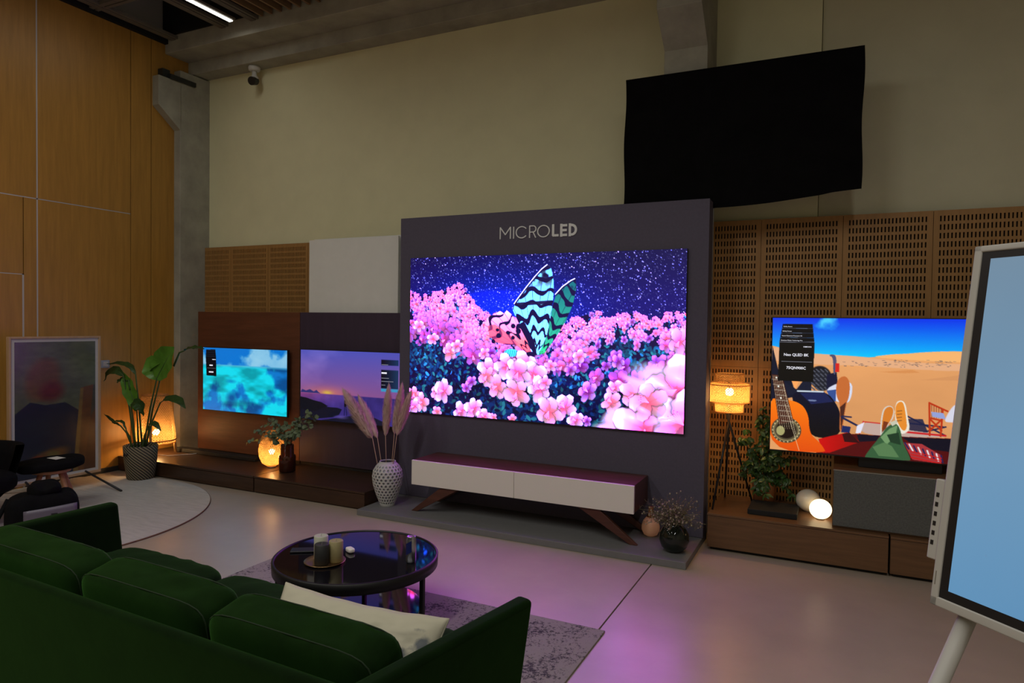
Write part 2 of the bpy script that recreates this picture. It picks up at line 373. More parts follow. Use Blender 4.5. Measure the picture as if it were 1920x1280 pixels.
# back wall: cream plaster above, perforated timber wainscot below
wb = struct(box('wall_back', 'plaster', (-7.3, -.18, CREAM_Y, 5.95, 0, 5.3)))
box('wall_panel', 'plaster_greyer', (-.176, 3.2, CREAM_Y + .03, 5.95, 0, 5.3), wb, label='greyer plaster field right of the thin joint')
struct(box('wall_right', 'plaster_greyer', (3.2, 3.35, -3.2, 5.95, 0, 5.3)))
struct(box('wall_front', 'plaster_greyer', (-7.3, 3.35, -3.35, -3.2, 0, 5.3)))
def perf_panel(w, z0, z1, rows, pitch=.0605):
    """sheet in local x 0..w with open slots, front at y=0, 12 mm thick; returns MB"""
    m = MB(); cols = 22; px = .0232; sw = .0048; sh = .0195; th = .012
    xm = w / 2 - (cols - 1) / 2 * px; top = z1 - .058 if rows[1] else z1 - .04
    xs = [0.0]
    for i in range(cols): xs += [xm + i * px - sw, xm + i * px + sw]
    xs.append(w)
    n = rows[0]; zs = [z0]; zc = [top - j * pitch for j in range(n)][::-1]
    for z in zc: zs += [z - sh, z + sh]
    zs.append(z1)
    V = [(x, 0, z) for z in zs for x in xs]; nx = len(xs); F = []
    Vb = [(x, th, z) for z in zs for x in xs]; nb = len(V)
    for j in range(len(zs) - 1):
        for i in range(nx - 1):
            a = j * nx + i; q = (a, a + 1, a + nx + 1, a + nx)
            if i % 2 == 1 and j % 2 == 1:
                for k in range(4):
                    b0, b1 = q[k], q[(k + 1) % 4]; F.append((b1, b0, b0 + nb, b1 + nb))
            else: F.append(q)
    for (a, b) in ((0, nx - 1), ((len(zs) - 1) * nx, len(zs) * nx - 1)): F.append((a, a + nb, b + nb, b))
    for (a, b) in ((0, (len(zs) - 1) * nx), (nx - 1, len(zs) * nx - 1)): F.append((a, a + nb, b + nb, b))
    m.add(V + Vb, F); return m
wp = struct(box('trim_1', 'slot_dark', (-6.745, 2.2, PERF_Y + .030, CREAM_Y - .001, 0, 2.445))); wp['label'] = 'dark backing of the perforated timber wainscot'
pw = .575
up_me = lo_me = None
for k in list(range(-12, -7)) + list(range(-2, 4)):
    x0 = .0 + k * pw; x1 = x0 + pw
    for tier in (0, 1):
        z0, z1, rows = ((.0, 1.286, (20, 0)), (1.288, 2.445, (18, 1)))[tier]
        src = up_me if tier else lo_me
        if k == -12:    # narrower end piece against the column is simply hidden behind it
            pass
        if src is None:
            o = perf_panel(pw - .003, z0, z1, rows).build('perforated_panel', 'oak_perf', wp)
            if tier: up_me = o.data
            else: lo_me = o.data
            src = o.data
        else:
            o = bpy.data.objects.new('perforated_panel', src); C.objects.link(o); o.parent = wp
        o.location = (x0, PERF_Y, 0)
# left wall: big oak sheets with grey and dark joints, and a flush door
wl = struct(box('wall_left', 'joint_grey', (-7.3, WOOD_X - .022, -3.2, 5.95, 0, 5.3)))
sheets = [(5.034, 5.5, 0, 4.66), (4.796, 5.026, 0, 4.66), (3.858, 4.788, 2.724, 4.66), (3.858, 4.788, 0, 2.714),
          (3.735, 3.845, 0, 2.714), (2.4, 3.845, 2.724, 4.66), (2.4, 3.727, 2.005, 2.714), (2.4, 2.80, 0, 1.997), (1.0, 2.39, 0, 2.714), (1.0, 2.39, 2.724, 4.66),
          (-3.2, .99, 0, 2.714), (-3.2, .99, 2.724, 4.66)]
for y0, y1, z0, z1 in sheets:
    box('oak_panel', 'oak_wall', (WOOD_X - .02, WOOD_X, y0, y1, z0, z1), wl, bevel=.0015)
box('joint_strip', 'joint_dark', (WOOD_X - .021, WOOD_X - .010, 4.788, 4.796, 0, 4.66), wl)
box('joint_strip', 'joint_dark', (WOOD_X - .021, WOOD_X - .010, 5.026, 5.034, 0, 4.66), wl)
for b in ((3.845, 3.858, 0, 4.66), (2.4, 3.858, 2.714, 2.724), (3.858, 4.788, 2.715, 2.7235), (3.719, 3.735, 0, 2.005), (2.4, 3.735, 1.997, 2.005)):
    box('joint_strip', 'joint_grey', (WOOD_X - .012, WOOD_X - .0015, b[0], b[1], b[2], b[3]), wl)
dr = struct(box('door_1', 'oak_wall', (WOOD_X - .02, WOOD_X, 2.81, 3.719, .006, 1.997), bevel=.0015))
bs = struct(box('baseboard_left', 'joint_dark', (WOOD_X, WOOD_X + .012, 3.74, 5.3, .0, .05)))
sk = thing('wall_socket', 'small grey wall socket beside the framed picture on oak wall', 'socket', (WOOD_X, 4.50, 1.13))
box('cover', 'socket_grey', (WOOD_X, WOOD_X + .02, 4.455, 4.545, 1.09, 1.17), sk, bevel=.005)
box('insert', 'joint_grey', (WOOD_X + .018, WOOD_X + .024, 4.475, 4.525, 1.105, 1.155), sk, bevel=.003)
# concrete columns with corbels
def column(name, x0, x1, label):
    c = struct(box(name, 'concrete', (x0, x1, 5.315, CREAM_Y + .1, 0, 4.40), bevel=.006)); c['label'] = label
    MB().prism([(5.33, 3.72), (5.045, 3.945), (5.045, 4.265), (5.33, 4.265)], 'x', x0, x1).build('corbel', 'concrete', c, bevel=.006)
    return c
c1 = column('trim_2', -7.10, -6.75, 'grey concrete column in the corner, corbel near its top')
c2 = column('trim_3', -1.285, -.955, 'concrete column with corbel above the black cloth')
MB().box(-7.1, -6.77, 5.11, 5.20, 4.266, 4.36).box(-7.1, -6.72, 5.17, 5.50, 4.262, 4.31).build('bearing_plate', 'steel_dark', c1)
# crane beam and fascia
bm_ = struct(MB().box(-7.2, 3.2, 5.50, CREAM_Y + .1, 4.414, 4.60).build('trim_4', 'concrete', bevel=.008)); bm_['label'] = 'long concrete beam along the top of the wall'
fs_ = struct(MB().box(-7.2, 3.2, 5.20, CREAM_Y + .1, 4.555, 5.2).build('trim_5', 'concrete', bevel=.008)); fs_['label'] = 'concrete fascia above the beam, below ceiling'
# ceiling: black void with a metal grid, light trough and timber slats
ce = struct(box('ceiling', 'black_void', (-7.3, 3.35, -3.35, 5.95, 5.2, 5.3)))
box('void_lining', 'black_void', (-6.85, -5.5, 5.17, 5.198, 4.735, 5.2), ce); box('void_lining', 'black_void', (-5.5, 3.2, 5.185, 5.198, 4.80, 5.2), ce)
for x in (-6.70, -5.93, -5.50):
    box('grid_bar', 'grid_grey', (x - .045, x + .02, -3.2, 5.2, 4.68, 4.72), ce)
    box('grid_bar', 'grid_grey', (x + .032, x + .058, -3.2, 5.2, 4.685, 4.715), ce)
for y in (4.36, 2.6, .8, -1.0):
    box('grid_bar', 'grid_grey', (-6.85, -5.50, y - .045, y, 4.684, 4.724), ce)
    box('grid_bar', 'grid_grey', (-6.85, -5.50, y + .015, y + .05, 4.684, 4.724), ce)
box('grid_bar', 'black_void', (-6.85, -6.80, -3.2, 5.2, 4.655, 4.72), ce)
x = -5.37
while x < 3.1:
    if not (-2.68 < x < -2.5 or .5 < x < .7):
        box('slat', 'slat_wood', (x - .011, x + .011, -3.2, 5.18, 4.69, 4.79), ce)
    x += .125
for k, y in enumerate((4.0, 4.2)):
    for xx in (-6.62, ): box('slat', 'slat_wood', (-6.72, -6.62, y, y + .02, 4.70, 4.78), ce)
def strip(x, y0, y1, lab):
    t = thing('strip_light', lab, 'light', (x, (y0 + y1) / 2, 4.65), 'ceiling strip lights')
    box('housing', 'grid_grey', (x - .05, x + .05, y0, y1, 4.628, 4.652), t)
    box('tube', 'tube_light', (x - .022, x + .022, y0 + .01, y1 - .01, 4.620, 4.6275), t)
strip(-5.63, 2.7, 5.03, 'long white strip light in the ceiling above the oak wall corner')
# dome camera on the beam's underside
t = thing('security_camera', 'white security camera with black lens under the concrete beam', 'camera', (-5.92, 5.60, 4.414))
MB().lathe([(.062, 0), (.066, -.02), (.06, -.045), (.045, -.055)], (-5.92, 5.6, 4.414), 28).build('mount', 'white_plastic', t, smooth=True)
MB().lathe([(.026, -.05), (.026, -.10), (.046, -.125), (.046, -.16)], (-5.92, 5.6, 4.414), 28).build('head', 'white_plastic', t, smooth=True)
MB().tube([(-5.92, 5.615, 4.262), (-5.905, 5.545, 4.237)], .046, 24).build('lens_housing', 'black_plastic', t)

# ---------------------------------------------------------------- display wall with podium
t = thing('display_wall', 'dark grey free-standing wall carrying the big flower screen', 'wall', (-2.225, 5.16, .05))
box('face_board', 'grey_wall', (-3.575, -.875, 5.08, 5.11, .05, 2.532), t, bevel=.003)
box('core', 'grey_wall', (-3.572, -.878, 5.11, 5.24, .05, 2.530), t, bevel=.002)
box('edge_strip', 'alu', (-.877, -.872, 5.236, 5.25, .05, 2.53), t, label='thin aluminium rear edge')
box('podium', 'grey_podium', (-3.58, -.88, 4.50, 5.26, 0, .048), bevel=.003)
props(bpy.data.objects['podium'], 'low dark grey platform under the white-fronted sideboard', 'platform')
# lettering MICRO LED, one mesh per letter, 9 mm proud of the board
sg = thing('wall_lettering', 'MICRO LED lettering in pale letters above the flower screen', 'sign', (-2.23, 5.08, 2.355))
LZ0, LZ1 = 2.307, 2.402; LH = LZ1 - LZ0
def stroke(name, paths, wd):
    m = MB(); kk = 0
    for path in paths:
        for a, b in zip(path[:-1], path[1:]):
            a, b = Vector((a[0], 0, a[1])), Vector((b[0], 0, b[1])); d = (b - a); l = d.length; d.normalize()
            p = Vector((-d.z, 0, d.x)) * wd / 2; c = (a + b) / 2; c.y = 5.0755 - .00004 * kk; kk += 1
            m.obox(c, d * (l / 2 + wd * .2), Vector((0, .0045, 0)), p)
    return m.build(name, 'letter_white', sg)
def arc(cx, cz, rx, rz, a0, a1, n=26): return [(cx + rx * math.cos(R(a0 + (a1 - a0) * i / n)), cz + rz * math.sin(R(a0 + (a1 - a0) * i / n))) for i in range(n + 1)]
zm = (LZ0 + LZ1) / 2; tw = .008
stroke('letter', [[(-2.571, LZ0), (-2.571, LZ1), (-2.524, LZ0 + .034), (-2.477, LZ1), (-2.477, LZ0)]], tw)
stroke('letter', [[(-2.448, LZ0), (-2.448, LZ1)]], tw)
stroke('letter', [arc(-2.374, zm, .050, .046, 40, 320)], tw)
stroke('letter', [[(-2.303, LZ0), (-2.303, LZ1), (-2.275, LZ1)] + arc(-2.272, LZ1 - .025, .025, .025, 90, -90, 14) + [(-2.303, LZ1 - .05)], [(-2.272, LZ1 - .05), (-2.248, LZ0)]], tw)
stroke('letter', [arc(-2.180, zm, .051, .046, 0, 360, 36)], tw)
bw = .0185
stroke('letter', [[(-2.096, LZ1), (-2.096, LZ0 + bw / 2), (-2.052, LZ0 + bw / 2)]], bw)
stroke('letter', [[(-2.026, LZ1), (-2.026, LZ0)], [(-2.026, LZ1 - bw / 2), (-1.980, LZ1 - bw / 2)], [(-2.026, zm), (-1.983, zm)], [(-2.026, LZ0 + bw / 2), (-1.980, LZ0 + bw / 2)]], bw)
stroke('letter', [[(-1.953, LZ0), (-1.953, LZ1)], [(-1.953, LZ1 - bw / 2), (-1.936, LZ1 - bw / 2)] + arc(-1.936, zm, .034, .037, 90, -90, 18) + [(-1.953, LZ0 + bw / 2)]], bw)

# ---------------------------------------------------------------- left bench, TV panels
def bench(x0, x1, label):
    t = thing('low_bench', label, 'bench', ((x0 + x1) / 2, 4.95, 0), 'low dark benches under the left screens')
    box('body', 'bench_brown', (x0 + .004, x1 - .004, 4.65, 5.30, .0, .138), t)
    box('top', 'bench_brown', (x0, x1 - .003, 4.63, 5.30, .138, .155), t, bevel=.002)
    box('front', 'bench_brown', (x0 + .004, x1 - .006, 4.632, 4.65, .012, .134), t, bevel=.002)
bench(-6.83, -4.885, 'long dark brown bench standing against the oak wall')
bench(-4.88, -3.6, 'shorter dark brown bench ending at the grey platform')
def panel(name, x0, x1, m, label):
    t = thing(name, label, 'panel', ((x0 + x1) / 2, 5.27, .155))
    box('board', m, (x0, x1, 5.25, 5.285, .187, 1.690), t, bevel=.002)
    box('plinth', 'black_matte', (x0 + .004, x1, 5.262, 5.29, .156, .187), t)
panel('red_brown_panel', -6.378, -4.912, 'panel_red', 'reddish brown wooden board behind the turquoise sea screen')
panel('dark_panel', -4.907, -3.60, 'panel_purple', 'dark purplish brown board behind the dusk coast screen')
t = thing('white_board', 'plain white board above the dark panel, left of grey display wall', 'board', (-4.3, 5.33, .155))
box('sheet', 'board_white', (-4.858, -3.77, 5.32, 5.345, .0, 2.418), t, bevel=.002)
box('rear_sheet', 'board_white', (-4.83, -3.73, 5.36, 5.375, .0, 2.43), t, bevel=.002)

# ---------------------------------------------------------------- black cloth over hung screen
t = thing('covered_screen', 'large black cloth hung over a screen high on the wall', 'screen', (-.73, 5.3, 3.0))
nx, nz = 90, 50; V = []; F = []
def bottom(u):  # u 0..1 left to right
    return 2.535 - .050 * math.sin(math.pi * min(1, u * 1.12)) * (1 if u < .89 else 1 - (u - .89) / .11 * .6) + (.02 * (u - .85) / .15 if u > .85 else 0)
for j in range(nz + 1):
    v = j / nz
    for i in range(nx + 1):
        u = i / nx; x = -1.560 + 1.662 * u; zt = 3.522; zb = bottom(u); z = zt + (zb - zt) * v
        fold = max(0, v - .82) / .18 * max(0, (u - .55) / .45)
        y = 5.22 - .010 * math.sin(u * 9 + 1) * v + .016 * fold * math.sin(v * 55 - u * 14) + .012 * max(0, v - .9) * 10 * math.sin(u * 23) * .3
        V.append((x + .006 * math.sin(v * 9) * (1 if i in (0, nx) else 0), y, z))
for j in range(nz):
    for i in range(nx): a = j * (nx + 1) + i; F.append((a, a + nx + 1, a + nx + 2, a + 1))
base = len(V)       # returns towards the wall: top and both sides
top = [(V[i][0], 5.31, V[i][2] - .004) for i in range(nx + 1)]; V += top
for i in range(nx): F.append((i, i + 1, base + i + 1, base + i))
for side in (0, nx):
    b2 = len(V); V += [(V[j * (nx + 1) + side][0], 5.31, V[j * (nx + 1) + side][2]) for j in range(nz + 1)]
    for j in range(nz):
        q = (j * (nx + 1) + side, (j + 1) * (nx + 1) + side, b2 + j + 1, b2 + j); F.append(q if side == 0 else q[::-1])
MB().add(V, F).build('cloth', 'black_cloth', t, smooth=True)
box('hidden_screen', 'black_plastic', (-1.53, .07, 5.245, 5.305, 2.60, 3.50), t)
box('wall_mount', 'steel_dark', (-.90, -.4, 5.305, CREAM_Y, 2.85, 3.2), t)
# ---------------------------------------------------------------- pictures on the screens
def lerp(a, b, t): return a + (b - a) * t
# -- main picture: azalea field and moth under a starry sky
P = Pic(640, 360, 1.7778)
def paint_main():
    r = np.random.default_rng(5); U, V = P.U, P.V
    g = np.exp(-((U - .36) / .30) ** 2 - ((V - .36) / .30) ** 2); k = np.clip(g, 0, 1)[..., None]
    P.a[:] = np.array([.10, .06, .40]) * (1 - k) + np.array([.0, .17, .86]) * k
    P.a[:] *= (.75 + .35 * np.clip(V / .3, 0, 1))[..., None]
    for _ in range(4200):
        u, v = r.random(), r.random() * .45; b = r.random() ** 3; s = .0022 + .0028 * b
        P.ell(u, v, s / 1.78, s, (.62 + .38 * b, .66 + .34 * b, 1), soft=.8, al=.5 + .5 * b)
    hx = [0, .05, .09, .13, .17, .21, .235, .27, .30, .36, .42, .48, .55, .58, .62, .66, .69, .73, .76, .79, .83, .87, .91, .94, .97, 1]
    hy = [.20, .24, .21, .215, .17, .165, .20, .29, .335, .35, .37, .40, .43, .41, .385, .35, .335, .335, .375, .345, .33, .355, .365, .335, .33, .34]
    H = lambda u: np.interp(u, hx, hy)
    m = (V > H(U) + .02); P.a[m] = (.10, .04, .28)
    # leaf masses
    for _ in range(5200):
        u = r.random(); v = r.random() ** .8 * (1 - H(u)) + H(u) + .02; s = .006 + .020 * max(0, v - .2) ** 1.2 + .004 * r.random()
        teal = math.exp(-((u - .86) / .1) ** 2 - ((v - .58) / .09) ** 2) + .5 * math.exp(-((u - .05) / .1) ** 2 - ((v - .62) / .1) ** 2)
        q = r.random()
        if v > .80: teal *= .3
        base = np.array([.05, .07, .36]) if q < .5 else np.array([.06, .26, .62]) if q < .84 else np.array([.22, .66, .82])
        c = base * (.65 + .5 * r.random()); c = c * (1 - .55 * min(1, teal)) + np.array([.22, .72, .80]) * .55 * min(1, teal) * (.6 + .6 * r.random())
        if v > .78: c *= .75
        P.ell(u, v, s * .62, s * .55, c, ang=r.random() * 3.14, soft=.3)
    def flower(u, v, rad, tone, white, squash=1.0, sat=1.0, seed=0):
        k_ = 1 - sat; sat = np.array([1 - .55 * k_, 1 - 1.35 * k_, 1 - .25 * k_])
        a0 = r.random() * 6.28; tilt = r.random() * 3.14; c, s = math.cos(tilt), math.sin(tilt)
        pur = tone > .85
        deep = np.array([.96, .36, .66]) if tone < .6 else np.array([.98, .42, .60]) if not pur else np.array([.56, .14, .62])
        mid = np.array([1.0, .62, .88]) if tone < .6 else np.array([1.0, .60, .78]) if not pur else np.array([.78, .34, .84])
        edge = np.array([1.0, .93, 1.0]) * white + (mid * .5 + np.array([1, .80, .95]) * .5) * (1 - white)
        w = P.win(u - rad * 1.05 / P.asp, v - rad * 1.05, u + rad * 1.05 / P.asp, v + rad * 1.05)
        if not w: return
        DX_ = (P.U[w] - u) * P.asp / rad; DY_ = (P.V[w] - v) / rad; x = DX_ * c + DY_ * s; y = (-DX_ * s + DY_ * c) / squash
        aa = .7 / (rad * P.H)
        if rad * P.H < 9:
            rr = np.hypot(x, y); th = np.arctan2(y, x) + a0; lobe = np.abs(np.cos(2.5 * th)) ** .6; ed = .45 + .50 * lobe
            m = np.clip((ed - rr) / (.04 + aa), 0, 1); t = np.clip(rr / ed, 0, 1)[..., None]
            col = deep * (1 - t) + (mid * .4 + edge * .6) * t; col = col * (1 - .22 * (1 - lobe[..., None])) * (1.04 - .08 * DY_[..., None]) * sat
            P.a[w] = P.a[w] * (1 - m[..., None]) + col * m[..., None]; return
        for k in (0, 2, 4, 1, 3):       # five overlapping petals
            pa = a0 + k * 1.2566 + .12 * r.normal(); cc, ss = math.cos(pa), math.sin(pa); px = x * cc + y * ss; py = -x * ss + y * cc
            L = .98; f = np.clip(px / L, 0, 1); wid = (.40 + .04 * r.normal()) * np.sin(np.pi * np.clip(f * .80 + .08, 0, 1)) ** .8 * (1 + .05 * np.sin(px * 24 + k))
            m = np.clip((wid - np.abs(py)) / (.02 + aa), 0, 1) * (px > 0) * (px < L) * np.clip((L - px) / (.03 + aa), 0, 1)
            q = (np.abs(py) / (wid + 1e-6)); t = np.clip(f * 1.15, 0, 1)[..., None]
            col = deep * (1 - np.clip(t * 2.2, 0, 1)) + mid * np.clip(t * 2.2, 0, 1); k2 = np.clip(t * 1.9 - .75, 0, 1); col = col * (1 - k2) + edge * k2
            col = col * (1 - .16 * np.clip(q - .80, 0, .2)[..., None] * 5) * (1 - .10 * np.exp(-(py / .03) ** 2)[..., None] * (1 - t))
            lum = (.98 + .10 * np.cos(pa + tilt + 2.2) - .10 * np.clip(py / .4, -1, 1))[..., None]; sh = (1 - .40 * np.exp(-((q - 1.0) / .22) ** 2) * (1 - m))[..., None]
            P.a[w] = P.a[w] * (1 - .30 * np.clip(1 - np.abs(q - 1.08) / .16, 0, 1) * (px > .05) * (px < L * .95))[..., None]
            P.a[w] = P.a[w] * (1 - m[..., None]) + np.minimum(col * lum * sat, 1.0) * m[..., None]
        if rad > .05:
            ax_ = tilt + r.random() * 2
            for i in range(6):
                a = ax_ + (i - 2.5) * .16; l = rad * (.36 + .12 * r.random()); P.line((u, v), (u + l * math.cos(a) / P.asp, v + l * math.sin(a)), .0028, (1, .80, .92), .85); P.ell(u + l * math.cos(a) / P.asp, v + l * math.sin(a), .0016, .0028, (.80, .30, .42))
    fl = []
    def dens(u, v):
        h = H(u); d = (v - h)
        x = 1.0
        x -= 1.1 * math.exp(-((u - .05) / .12) ** 2 - ((v - .67) / .13) ** 2)
        x -= .85 * math.exp(-((u - .25) / .07) ** 2 - ((v - .72) / .10) ** 2)
        x -= 1.0 * math.exp(-((u - .83) / .11) ** 2 - ((v - .56) / .08) ** 2); x -= .45 * max(0, v - h - .12) / .2
        x -= .8 * math.exp(-((u - .66) / .08) ** 2 - ((v - .80) / .12) ** 2)
        x -= .5 * math.exp(-((u - .58) / .05) ** 2 - ((v - .65) / .08) ** 2)
        return x
    for _ in range(1350):
        u = r.random() * 1.04 - .02; h = H(u); v = h + .012 + (r.random() ** 1.5) * .50
        if v > .74 or r.random() > dens(u, v): continue
        d = v - h
        rad = .016 + .050 * min(1, d / .38) ** 1.1 * (.7 + .6 * r.random()); rad = max(rad, .014)
        fl.append((v, u, rad))
    fl.sort(); shade = P.noise(7, 91, 3)
    for v, u, rad in fl:
        d = v - H(u); sh = shade[min(P.H - 1, max(0, int(v * P.H))), min(P.W - 1, max(0, int(u * P.W)))]; wh = np.clip(1.0 - d * 3.2 + .35 * r.random() - max(0, .55 - sh) * 1.2, .05, 1)
        flower(u, v, rad * (.8 + .35 * r.random()), r.random() * (.9 if u < .5 else 1.08) + max(0, d - .12) * .5 * (u > .5), wh, .55 + .4 * r.random(), np.clip(1.0 - .75 * min(1, d * 2.0) * (1.1 - sh), .55, 1.0))
        if r.random() < .22 and d > .03:
            for q_ in range(3): P.ell(u + r.normal() * rad * .5, v + r.random() * rad, rad * .22, rad * .16, ((.30, .62, .82), (.20, .36, .66), (.18, .20, .48))[q_], ang=r.random() * 3, soft=.4)
    # larger separate blooms of the middle ground
    for u, v, rad, tn, wh in ((.10, .52, .05, .3, .8), (.17, .60, .065, .7, .5), (.20, .56, .05, .3, 1), (.04, .44, .05, .3, .9), (.31, .60, .045, .3, .7), (.62, .56, .055, .2, .5), (.66, .60, .05, .3, .7),
                              (.56, .66, .045, .2, .5), (.69, .80, .07, .95, .3), (.63, .68, .045, .95, .3), (.79, .62, .05, .95, .3), (.98, .50, .08, .5, .4), (.24, .82, .04, .95, .2), (.26, .78, .045, .95, .3)):
        flower(u, v, rad, tn, wh, .8)
    # the moth
    dark = (.10, .05, .30)
    w2 = [(.575, .245), (.60, .20), (.63, .165), (.643, .155), (.647, .20), (.635, .30), (.61, .40), (.575, .50), (.535, .59), (.515, .60), (.53, .5), (.55, .38)]
    w1 = [(.418, .335), (.425, .30), (.44, .265), (.47, .20), (.50, .14), (.525, .095), (.545, .07), (.556, .085), (.565, .15), (.567, .22), (.56, .34), (.545, .48), (.515, .60), (.495, .60), (.465, .49), (.44, .41)]
    hw = [(.322, .375), (.345, .36), (.37, .34), (.385, .355), (.395, .335), (.41, .355), (.44, .41), (.47, .50), (.495, .60), (.475, .59), (.43, .545), (.40, .545), (.365, .535), (.335, .50), (.312, .52), (.318, .47), (.308, .44), (.315, .41)]
    def wing(poly, cA, cB, root, fr, seed, dens_, edge=None):
        q = P.poly(poly, cA, col2=cB, dirv=(0, 1))
        w, acc = q; U_, V_ = (P.U[w] - root[0]) * P.asp, (P.V[w] - root[1])
        d = np.hypot(U_, V_); a = np.arctan2(V_, U_); n = P.noise(16, seed, 3)[w]; n2 = P.noise(40, seed + 1, 2)[w]
        bands = np.sin(d * fr + 5 * n + 1.5 * np.sin(a * 16)); spots = np.clip((bands + 1.1 * (n2 - .5) - dens_) * 6, 0, 1)
        tip = np.clip((d - .40) * 14, 0, 1) * np.clip((n2 - .40) * 8, 0, 1)
        vein = np.clip((np.abs(np.sin(a * 22)) - .985) * 60, 0, 1) * .7
        P.mix(w, acc * np.clip(np.maximum(np.maximum(spots, tip), vein), 0, 1), dark)
        if edge:
            for p, q_ in zip(edge[:-1], edge[1:]): P.line(p, q_, .009, dark); 
            for p, q_ in zip(edge[:-1], edge[1:]): P.line((p[0] - .003, p[1] - .004), (q_[0] - .003, q_[1] - .004), .005, (.95, 1, 1))
    wing(w2, (.10, .45, .55), (.25, .95, .72), (.52, .60), 84, 31, .20, w2[0:4])
    wing(hw, (1, .95, .98), (1, .45, .62), (.49, .60), 70, 47, .60)
    P.poly([(.322, .43), (.35, .42), (.42, .50), (.44, .545), (.365, .535), (.33, .50)], (.98, .35, .62), .6)
    for u, v, s in ((.36, .455, .012), (.365, .49, .017), (.345, .525, .014), (.40, .47, .013), (.42, .50, .013), (.395, .415, .012), (.42, .43, .016), (.44, .46, .018)): P.ell(u, v, s * .6, s, dark, ang=.4)
    wing(w1, (.55, .93, .98), (.70, .98, .95), (.505, .60), 80, 21, .28, w1[1:7])
    P.poly([(.44, .42), (.46, .40), (.50, .52), (.51, .60), (.50, .60)], dark)
    P.line((.43, .30), (.56, .285), .02, dark, .9)
    P.ell(.415, .592, .030, .026, (.35, .95, .92), soft=.2)
    for i in range(6): P.line((.395 + i * .008, .578), (.392 + i * .008, .615), .003, (.02, .25, .45))
    P.ell(.462, .605, .028, .022, (.95, .42, .25), soft=.3); P.ell(.485, .60, .022, .022, dark, soft=.3); P.ell(.46, .60, .006, .01, dark)
    # foreground blooms
    for u, v, rad, tn, wh in ((.33, .70, .09, .3, 1.), (.40, .68, .10, .3, 1.), (.46, .66, .10, .4, 1.), (.50, .72, .10, .3, 1.), (.52, .80, .09, .3, .95), (.36, .80, .085, .7, .55), (.32, .74, .07, .7, .5), (.44, .71, .10, .3, .95),
                              (.435, .83, .10, .75, .5), (.54, .76, .05, .3, .7), (.12, .86, .055, .7, .5), (.145, .85, .085, .3, 1.), (.02, .88, .06, .7, .6), (.055, .93, .07, .7, .7), (.02, .96, .06, .4, .9), (.12, .98, .04, .7, .5),
                              (.22, .97, .07, .3, 1.), (.27, .95, .08, .3, 1.), (.31, .99, .06, .3, .9), (.35, .99, .03, .7, .4), (.61, .90, .09, .3, 1.), (.65, .97, .06, .3, 1.), (.555, .93, .10, .75, .6), (.69, .97, .035, .95, .3), (.42, .99, .035, .8, .3),
                              (.78, .77, .055, .4, .8), (.77, .85, .07, .75, .6), (.84, .80, .09, .75, .7)):
        flower(u, v, rad, tn, wh, .85)
    # large soft petals filling the right corner
    for u, v, a, b, an, c in ((.93, .70, .12, .09, .2, (.98, .84, .93)), (.985, .66, .06, .07, 0, (.99, .90, .97)), (.87, .76, .10, .035, .5, (.97, .76, .88)), (.99, .80, .12, .11, .4, (.97, .70, .88)), (.93, .77, .13, .035, .30, (.99, .88, .95)), (.91, .83, .13, .03, .45, (.96, .74, .88)),
                              (.88, .88, .09, .06, -.3, (.95, .66, .80)), (.905, .87, .045, .030, .5, (.90, .56, .66)), (.86, .855, .035, .022, .9, (.88, .50, .68)), (1.0, .84, .05, .10, 0, (.95, .62, .86)), (.80, .97, .075, .10, -.2, (.98, .78, .90)), (.775, .93, .045, .05, -.6, (.98, .86, .93)),
                              (.83, .93, .035, .055, .4, (.97, .74, .86)), (.88, .96, .09, .06, .5, (.98, .88, .94)), (.96, .95, .12, .055, -.25, (.98, .84, .93)), (.92, .985, .12, .025, .12, (.95, .68, .86)), (.845, .99, .05, .03, .1, (.94, .66, .82)), (.76, 1.0, .06, .035, 0, (.98, .84, .93)), (.99, .91, .07, .03, .6, (.98, .88, .95))):
        P.ell(u, v, a, b, c, ang=an, soft=.55)
    for q_ in ((.975, .76, .20, .3, 1.), (.88, .99, .20, .3, 1.), (1.0, .95, .21, .3, .9), (.89, .84, .12, .7, .6)): flower(*q_, .9)
    for u, v, a, b, an in ((.98, .70, .07, .05, .3), (.93, .74, .06, .03, .5), (.84, .93, .04, .04, .3), (.95, .93, .09, .03, -.2), (.87, .88, .03, .02, .4)): P.ell(u, v, a, b, (1, .97, 1), ang=an, soft=.95, al=.8)
paint_main()
t = thing('main_screen', 'huge wall screen showing pink azaleas and a moth under stars', 'screen', (-2.235, 5.07, .81))
box('cabinet', 'black_plastic', (-3.447, -1.023, 5.052, 5.08, .806, 2.172), t)
screen_grid('picture', P, (-3.445, 5.0505, 2.171), (2.42, 0, 0), (0, 0, -1.363), 'screen_main', t, glow=6.5)

